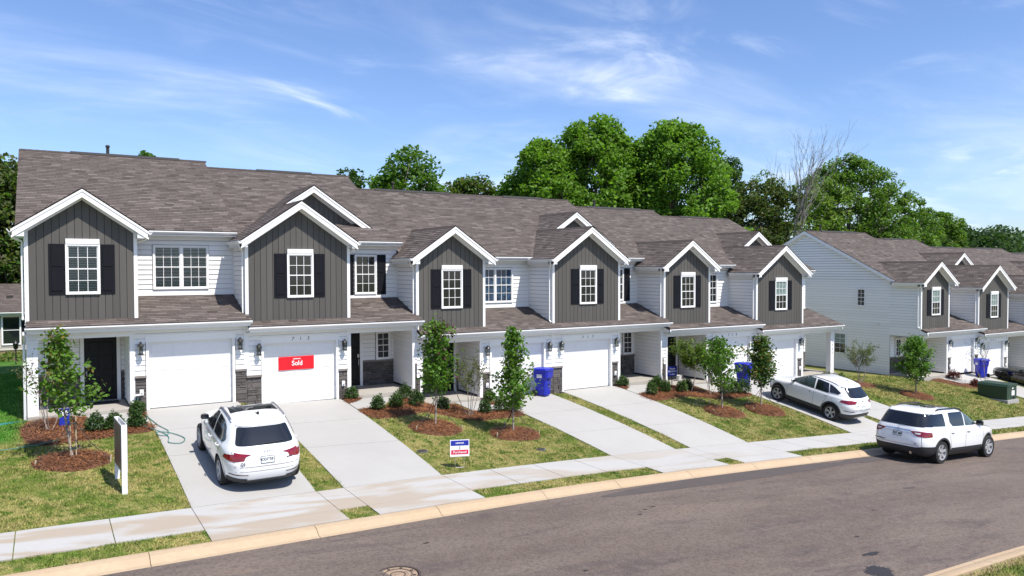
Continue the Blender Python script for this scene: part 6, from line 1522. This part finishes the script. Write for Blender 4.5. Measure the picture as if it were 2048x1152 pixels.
ring(-2.22, -5.1, .88, .80, 31, 'before 711'); ring(7.85, -4.40, .88, .78, 32, 'nearest the Purchased sign'); ring(10.42, -5.0, .85, .80, 33, 'beside the driveway with the blue cart'); ring(20.6, -4.6, .85, .8, 34, 'with the pale lopsided crown'); ring(23.1, -4.55, .85, .85, 35, 'with the dark conical crown'); ring(35.3, -3.9, .95, .75, 36, 'between the two rows')

young_tree('tall young maple with orange tips before 711', -2.22, -5.0, 3.15, 1.0, [.82, .80, .55, .42, .36, .26, .10], 'leaf_maple', 41, tipmat='leaf_tip', lean=(-.30, .1), nbr=46, per=17, leaf=.12)
young_tree('young maple with purple top leaves left of the Purchased sign', 7.88, -4.25, 3.30, .9, [.78, .64, .52, .56, .55, .42, .15], 'leaf_maple', 42, tipmat='leaf_red', stakes=0, nbr=54, per=28)
young_tree('narrow young maple with a green spire beside the blue cart driveway', 10.42, -4.9, 3.45, .8, [.74, .80, .50, .28, .36, .42, .22, .08], 'leaf_maple', 43, stakes=0, nbr=54, per=32)
young_tree('young tree with a pale lopsided crown right of the Private Residence sign', 20.7, -4.4, 2.8, .75, [.65, .72, .75, .8, .55, .4, .2], 'leaf_maple', 44, stakes=0, lean=(.0, .2), nbr=40, per=24)
young_tree('dark conical young tree beside the driveway with the crossover', 23.2, -4.25, 3.0, .8, [.92, .95, .8, .55, .38, .30, .10], 'leaf_maple_dark', 45, tipmat='leaf_tip', stakes=0, nbr=54, per=36)
young_tree('rounded young maple in the lawn between the two rows', 35.45, -3.8, 2.85, .65, [.85, .95, .9, .75, .5, .2], 'leaf_maple', 46, stakes=0, nbr=54, per=38)
young_tree('young maple at the far row cut by the picture edge', 47.0, -5.9, 2.9, .8, [.8, .85, .75, .5, .2], 'leaf_maple', 47, stakes=0, straps=False, nbr=44, per=30)
myrtle('sparse crape myrtle beside the post of 711', -2.72, -1.9, 2.3, 4, .85, 'leaf_myrtle', 51, per=150)
myrtle('bronze crape myrtle in the bed before the unnumbered townhouse', 10.1, -2.45, 2.35, 5, .75, 'leaf_myrtle', 52, per=300)
myrtle('fine leaved crape myrtle just right of the Private Residence sign', 21.5, -1.75, 2.55, 4, .85, 'leaf_myrtle_green', 53, per=1000, leaf=.075, cl=14)
myrtle('fine leaved crape myrtle in front of the pot on the porch of 719', 22.45, -2.1, 2.3, 4, .85, 'leaf_myrtle_green', 54, per=1000, leaf=.075, cl=14)
myrtle('vase shaped crape myrtle with bare pale stems by post 721', 34.0, -1.6, 2.45, 6, .95, 'leaf_myrtle', 55, per=420)
myrtle('sparse leaning crape myrtle before the far garage and cart', 43.7, -3.0, 2.9, 3, .8, 'leaf_maple_dark', 56, per=70, lean=-.7)
SHL = ['round shrub nearest the crape myrtle in the bed of 711', 'middle shrub of the three before the path of 711', 'round shrub of the 711 bed that touches the driveway', 'shrub under the hose tap of 711', 'lone shrub under the outlet box of 713', 'upright shrub at the driveway corner of the bed by 713', 'second shrub from the driveway in the bed by 713', 'round shrub closest to the porch slab of 713', 'shrub left of the maple with purple top leaves', 'shrub behind the maple with purple top leaves', 'low shrub right of the bronze crape myrtle', 'shrub half hidden by the narrow spire maple', 'lone shrub under the outlet box by the blue cart driveway', 'largest shrub in front of the spire maple driveway', 'wide low shrub under the outlet box of 717', 'upright shrub at the driveway end of the Private Residence sign bed', 'shrub just left of the Private Residence sign', 'shrub below the Private Residence sign', 'round shrub behind the Private Residence sign bed by the porch', 'dark shrub behind the two fine leaved crape myrtles', 'shrub behind the pale lopsided young tree', 'shrub left of the blue cart before 719', 'grey green shrub below the blue cart before 719', 'low shrub behind the crossover against post 721', 'low shrub between the crossover and the vase shaped myrtle', 'low reddish shrub in the far row bed', 'taller reddish shrub beside the far garage stone']
for si_, (x, y, r_, h_) in enumerate([(-1.62, -2.42, .26, .44), (-1.15, -2.35, .27, .40), (-.60, -2.35, .25, .38), (-.42, -.70, .23, .32), (6.5, -.35, .24, .36), (6.80, -2.05, .24, .42), (7.50, -1.95, .25, .46), (8.35, -.75, .28, .44), (8.35, -1.75, .28, .46), (9.55, -1.4, .28, .44), (10.85, -2.25, .25, .40), (11.55, -2.2, .28, .5), (12.0, -.55, .24, .36), (12.0, -2.35, .3, .55),
        (18.85, -.35, .27, .34), (19.1, -1.95, .26, .46), (20.05, -1.75, .27, .46), (20.95, -1.85, .26, .46), (20.4, -.85, .27, .40), (22.0, -1.1, .27, .44), (23.2, -2.2, .27, .46), (23.85, -2.2, .28, .5), (24.35, -2.3, .32, .58), (31.9, -1.1, .3, .4), (32.6, -1.4, .3, .4), (42.6, -3.0, .25, .3), (43.0, -1.6, .35, .45)]):
    shrub(x, y, r_, h_, SHL[si_], 'leaf_shrub' if x < 40 else 'petal_red')

# ---- larger trees behind the houses
def big_tree(name, label, x, y, top, rx, lm, seed, base=.28, nclump=70, per=150, leaf=.34, ry=None, group='tall trees behind the houses', lm2=None, lobes=4, gap=1.0, cr=.95):
    rg = np.random.default_rng(seed); g = gz(x, min(y, 100)); H = top-g; ry = ry or rx*.9; t = thing(name, label, 'tree', (x, y, g), group)
    ph = rg.uniform(0, 6.28, 4)
    Ls = [(np.array([0, 0, .62]), .9)]+[(np.array([rg.uniform(-.5, .5), rg.uniform(-.4, .4), rg.uniform(.42, .80)]), rg.uniform(.5, .7)) for _ in range(lobes)]
    C = []; nclump = int(nclump*2.6)
    while len(C) < nclump:
        z_ = base+(1-base)*rg.uniform(0, 1)**.85; a_ = rg.uniform(0, 2*math.pi)
        R_ = (1.0 if z_ < .62 else math.sqrt(max(.03, 1-((z_-.62)/.40)**2)))*(.55+.45*min(1, (z_-base)/.15+.2))
        R_ *= 1+.16*math.sin(3*a_+ph[0]+z_*6)+.12*math.sin(5*a_+ph[1]-z_*9)
        top_ = 1-.10*(.5+.5*math.sin(2*a_+ph[2]))*rg.uniform(.3, 1.2)
        if z_ > top_: continue
        q_ = R_*math.sqrt(rg.uniform(.12, 1)); p = np.array([math.cos(a_)*q_, math.sin(a_)*q_, z_])
        C.append((x+p[0]*rx, y+p[1]*ry, g+p[2]*H-.35))
    if name == 'poplar_tree':      # upright shoots that roughen the top
        for _ in range(11):
            a_ = rg.uniform(0, 6.28); q_ = rg.uniform(0, .75); h_ = .62+.40*math.sqrt(1-q_*q_)
            for k_ in range(3): C.append((x+math.cos(a_)*q_*rx, y+math.sin(a_)*q_*ry, g+h_*H-2.0+k_*.5+rg.uniform(0, .5)))
    C = np.array(C); mb = MB(); r0 = .014*H+.05
    trunk = branchy(mb, (x, y, g-.3), (x+rg.normal()*.3, y+rg.normal()*.3, g+H*.72), r0, r0*.25, rg, .05, 9, 8); T = np.array(trunk); mb.build('trunk', 'bark', t, smooth=True)
    lb = MB()
    for p in C[::4]:
        h = np.interp(rg.uniform(.35, .8), [0, 1], [T[0, 2], min(p[2], T[-1, 2])]); b = np.array([np.interp(h, T[:, 2], T[:, i]) for i in range(3)]); branchy(lb, b, p, r0*.22, .02, rg, .12, 5, 5)
    lb.build('limbs', 'bark', t)
    V = []
    for p in C:
        n = int(per*.78*rg.uniform(.5, 1.3)); d = rg.normal(size=(n, 3)); d /= np.linalg.norm(d, axis=1, keepdims=True); V.append(p+d*(rg.uniform(.25, 1, n)**.5)[:, None]*np.array([cr, cr, cr*.85])*rg.uniform(.6, 1.2))
    V = np.concatenate(V)
    if lm2: m = rg.random(len(V)) < .3; fast('crown_pale', leaves(V[m], leaf, rg), 4, lm2, parent=t); V = V[~m]
    fast('crown', leaves(V, leaf, rg), 4, lm, parent=t); return t
BT = [('oak_tree', 'dark oak behind the tan house at 711', -4.9, 35.5, 12.2, 3.0, 'leaf_olive', 61, dict(nclump=80, lm2='leaf_mid', base=.1, ry=3.5)),
 ('oak_tree', 'broad olive green oak at the side of the tan house', -9.0, 34, 11.3, 3.6, 'leaf_olive', 62, dict(nclump=90, base=.08, lm2='leaf_light')),
 ('young_oak', 'treetop just showing over the roof ridge of 711', 3.7, 34, 12.8, 1.2, 'leaf_mid', 63, dict(nclump=24, per=110)),
 ('young_oak', 'small dark treetop beside the roof end of 713', 19.5, 36, 12.9, 1.2, 'leaf_dark', 64, dict(nclump=24, per=110)),
 ('oak_tree', 'open crowned oak standing alone over the unnumbered roof', 22.9, 32, 14.4, 3.3, 'leaf_mid', 65, dict(nclump=64, per=130, base=.35, leaf=.30)),
 ('oak_tree', 'low olive tree left of the big bright trees', 33.0, 40, 13.6, 3.8, 'leaf_olive', 66, dict(nclump=80, lm2='leaf_mid')),
 ('young_oak', 'low green tree between the olive tree and bright poplars', 35.6, 36, 13.4, 2.6, 'leaf_mid', 67, dict(nclump=50)),
 ('poplar_tree', 'bright green tree with a stepped left shoulder', 37.9, 34, 16.4, 4.0, 'leaf_bright', 68, dict(nclump=110, base=.15, cr=1.1)),
 ('poplar_tree', 'tallest bright green tree over the roof of 717', 43.3, 33.5, 19.0, 4.6, 'leaf_bright', 69, dict(nclump=135, base=.15, cr=1.1)),
 ('poplar_tree', 'broad bright green tree with a domed crown over 719', 51.6, 31, 18.8, 6.6, 'leaf_bright', 70, dict(nclump=195, base=.12, per=170, cr=1.1)),
 ('oak_tree', 'dark treetop close behind the broad domed tree', 68.5, 40, 18.0, 3.4, 'leaf_dark', 71, dict(nclump=60)),
 ('oak_tree', 'dark olive tree left of the bare grey tree', 70.0, 36, 14.8, 5.6, 'leaf_olive', 72, dict(nclump=120, base=.08, lm2='leaf_dark')),
 ('young_oak', 'thin pale green tree left of the bare grey tree', 80.0, 43, 17.6, 3.6, 'leaf_light', 73, dict(nclump=36, per=70, leaf=.3)),
 ('oak_tree', 'light green tree below the bare grey limbs', 83.5, 38, 16.8, 4.4, 'leaf_light', 74, dict(nclump=70, per=110, base=.1, lm2='leaf_mid')),
 ('oak_tree', 'wide mid green tree right of the bare grey tree', 93.5, 40, 20.0, 7.6, 'leaf_mid', 75, dict(nclump=180, base=.1, lm2='leaf_light', lobes=7)),
 ('oak_tree', 'mid green tree falling away to the right of the wood', 104.0, 40.5, 16.0, 6.0, 'leaf_mid', 76, dict(nclump=120, base=.05, lm2='leaf_light')),
 ('oak_tree', 'rounded tree at the right end of the wood', 123.0, 46, 14.0, 7.0, 'leaf_mid', 77, dict(nclump=130, base=.05, lm2='leaf_light')),
 ('young_oak', 'small tree at the very end of the wood', 130.0, 47, 13.0, 3.2, 'leaf_dark', 78, dict(nclump=45, base=.05)),
 ('poplar_tree', 'bright green tree filling the gap beside the tallest one', 47.4, 33.5, 17.2, 3.6, 'leaf_bright', 81, dict(nclump=90, base=.1)),
 ('poplar_tree', 'bright green tree behind the stepped left shoulder', 42.5, 41, 15.2, 4.2, 'leaf_mid', 82, dict(nclump=90, base=.1)),
 ('oak_tree', 'dark filler tree behind the bright trees', 58.0, 42, 13.0, 5.5, 'leaf_dark', 79, dict(nclump=90, base=.05)),
 ('oak_tree', 'dark tree low between the wood and the far row', 112.0, 50, 11.0, 6.0, 'leaf_dark', 80, dict(nclump=90, base=.03))]
for nm, lb, x, y, tp, rx, lm, sd, kw in BT: big_tree(nm, lb, x, y, tp, rx, lm, sd, **kw)
def bare_tree(x, y, H):
    rg = np.random.default_rng(5); g = gz(x, y); t = thing('bare_tree', 'leafless grey tree rising out of the green wood', 'tree', (x, y, g), 'tall trees behind the houses'); mb = MB(); tk = MB()
    def rec(p, d, L_, r, lev, m):
        e = p+d*L_; branchy(m, p, e, r, r*.66, rg, .10, 4, 7 if lev < 2 else (5 if lev < 4 else 3))
        if lev >= 6: return
        for k in range(3 if lev in (1, 2, 3) else 2):
            a = rg.uniform(.16, .46); ax = rg.normal(size=3); ax -= ax.dot(d)*d; ax /= np.linalg.norm(ax)
            nd = d*math.cos(a)+ax*math.sin(a); nd[2] += .16; nd /= np.linalg.norm(nd); rec(p+d*L_*rg.uniform(.72, 1.0), nd, L_*rg.uniform(.66, .88), r*.60, lev+1, mb)
    rec(np.array([x, y, g-.3]), np.array([-.20, 0, 1.0]), H*.30, .25, 0, tk); tk.build('trunk', 'bark_grey', t, smooth=True); mb.build('limbs', 'bark_grey', t)
bare_tree(74.6, 34.0, 26.0)
# distant wood on the skyline
def wood():
    rg = np.random.default_rng(77); V = []
    for k in range(150):
        u = rg.uniform(0, 1); x = 190+u*330+rg.normal()*8; y = 105+rg.uniform(-10, 60); g = -5.; h = rg.uniform(13, 21)+x*.012+(y-105)*.05; r = rg.uniform(4.5, 8); n = 520
        d = rg.normal(size=(n, 3)); d /= np.linalg.norm(d, axis=1, keepdims=True); d[:, 2] = np.abs(d[:, 2])*1.0-.15
        V.append(np.array([x, y, g+h-r*.9])+d*np.array([r, r, r*.9])*rg.uniform(.75, 1.08, n)[:, None]*(1+.15*np.sin(d[:, :1]*7+k)))
        m = 160; V.append(np.stack([x+rg.normal(size=m)*r*.7, y+rg.normal(size=m)*r*.5, rg.uniform(g, g+h-r*.8, m)], 1))
    o = fast('distant_wood', leaves(np.concatenate(V), 1.1, rg), 4, 'leaf_far'); tag(o, 'far dark green wood on the skyline', None, None, 'stuff')
wood()
# low green hedge before the tan house
rg_ = np.random.default_rng(3); C_ = np.stack([rg_.uniform(-12, -3.0, 2600), 25.2+rg_.normal(size=2600)*.35, rg_.uniform(-.95, -.25, 2600)], 1)
hd = thing('hedge', 'low yellow green hedge along the brick base of the tan house', 'hedge', (-7, 25.2, -1)); fast('foliage', leaves(C_, .16, rg_), 4, 'leaf_light', parent=hd)
mb = MB(); [branchy(mb, (xx, 25.2, -1.1), (xx+.1, 25.2, -.4), .02, .008, rg_, .1, 4, 4) for xx in np.arange(-11.5, -3, .8)]; mb.build('stems', 'bark', hd)

# ---- grass blades on the near lawns
def lawn_blades():
    rg = np.random.default_rng(123); out = []
    def scatter(x0, x1, y0, y1, dens, hgt, wid):
        n = int((x1-x0)*(y1-y0)*dens); X = rg.uniform(x0, x1, n); Y = rg.uniform(y0, y1, n); d = Y-yk(X); ok = np.ones(n, bool)
        j1 = rg.normal(size=n)*.022; ok &= ~((d > SWF+j1+.01) & (d < SWB+j1)) & (d > .02+j1)
        for a, b in DRIVES: ok &= ~((X > a+j1+.01) & (X < b+j1-.01) & (Y < .2))
        for P in BEDS+WALKS: ok &= ~inside(P, X, Y)
        ok &= ~((Y > -.28) & (X > -3.3) & (X < 34.2) & (Y < 14)) & ~((Y > -1.28) & (X > 40.4) & (Y < 13))
        X, Y = X[ok], Y[ok]; Z = lawn_z(X, Y); m = len(X); a = rg.uniform(0, 6.28, m); h = hgt*rg.uniform(.5, 1.35, m)*(1+.45*np.sin(X*3.1+np.sin(Y*2.3))*np.sin(Y*3.7+X)); w = wid*rg.uniform(.7, 1.3, m); ln = rg.normal(size=(m, 2))*.55
        B = np.stack([X, Y, Z-.004], 1); wv = np.stack([np.cos(a)*w, np.sin(a)*w, np.zeros(m)], 1); tip = B+np.stack([ln[:, 0]*h, ln[:, 1]*h, h], 1)
        out.append(np.stack([B-wv, B+wv, tip], 1).reshape(-1, 3))
    scatter(-9, 3.4, -11.8, 0, 2600, .040, .008); scatter(3.3, 13, -11.2, .0, 2000, .040, .009); scatter(13, 25, -10.2, 0, 1300, .045, .011); scatter(25, 46, -10.2, .5, 650, .05, .016); scatter(-8, -3.3, 0, 12, 900, .05, .012)
    o = fast('lawn_grass', np.concatenate(out), 3, 'grass_blade'); tag(o, 'short patchy turf grass on the front lawns', None, None, 'stuff')
    out.clear(); n = 26000; X = rg.uniform(9, 22, n); Y = yk(X)-2*KW-RW-.02-rg.uniform(0, 2.2, n); Z = lawn_z(X, Y); a = rg.uniform(0, 6.28, n); h = .06*rg.uniform(.5, 1.6, n); B = np.stack([X, Y, Z], 1); wv = np.stack([np.cos(a), np.sin(a), 0*a], 1)*.008; tip = B+np.stack([rg.normal(size=n)*.6*h, rg.normal(size=n)*.6*h, h], 1)
    o = fast('verge_grass', np.stack([B-wv, B+wv, tip], 1), 3, 'grass_blade'); tag(o, 'dry tufts of grass behind the near kerb', None, None, 'stuff')
lawn_blades()
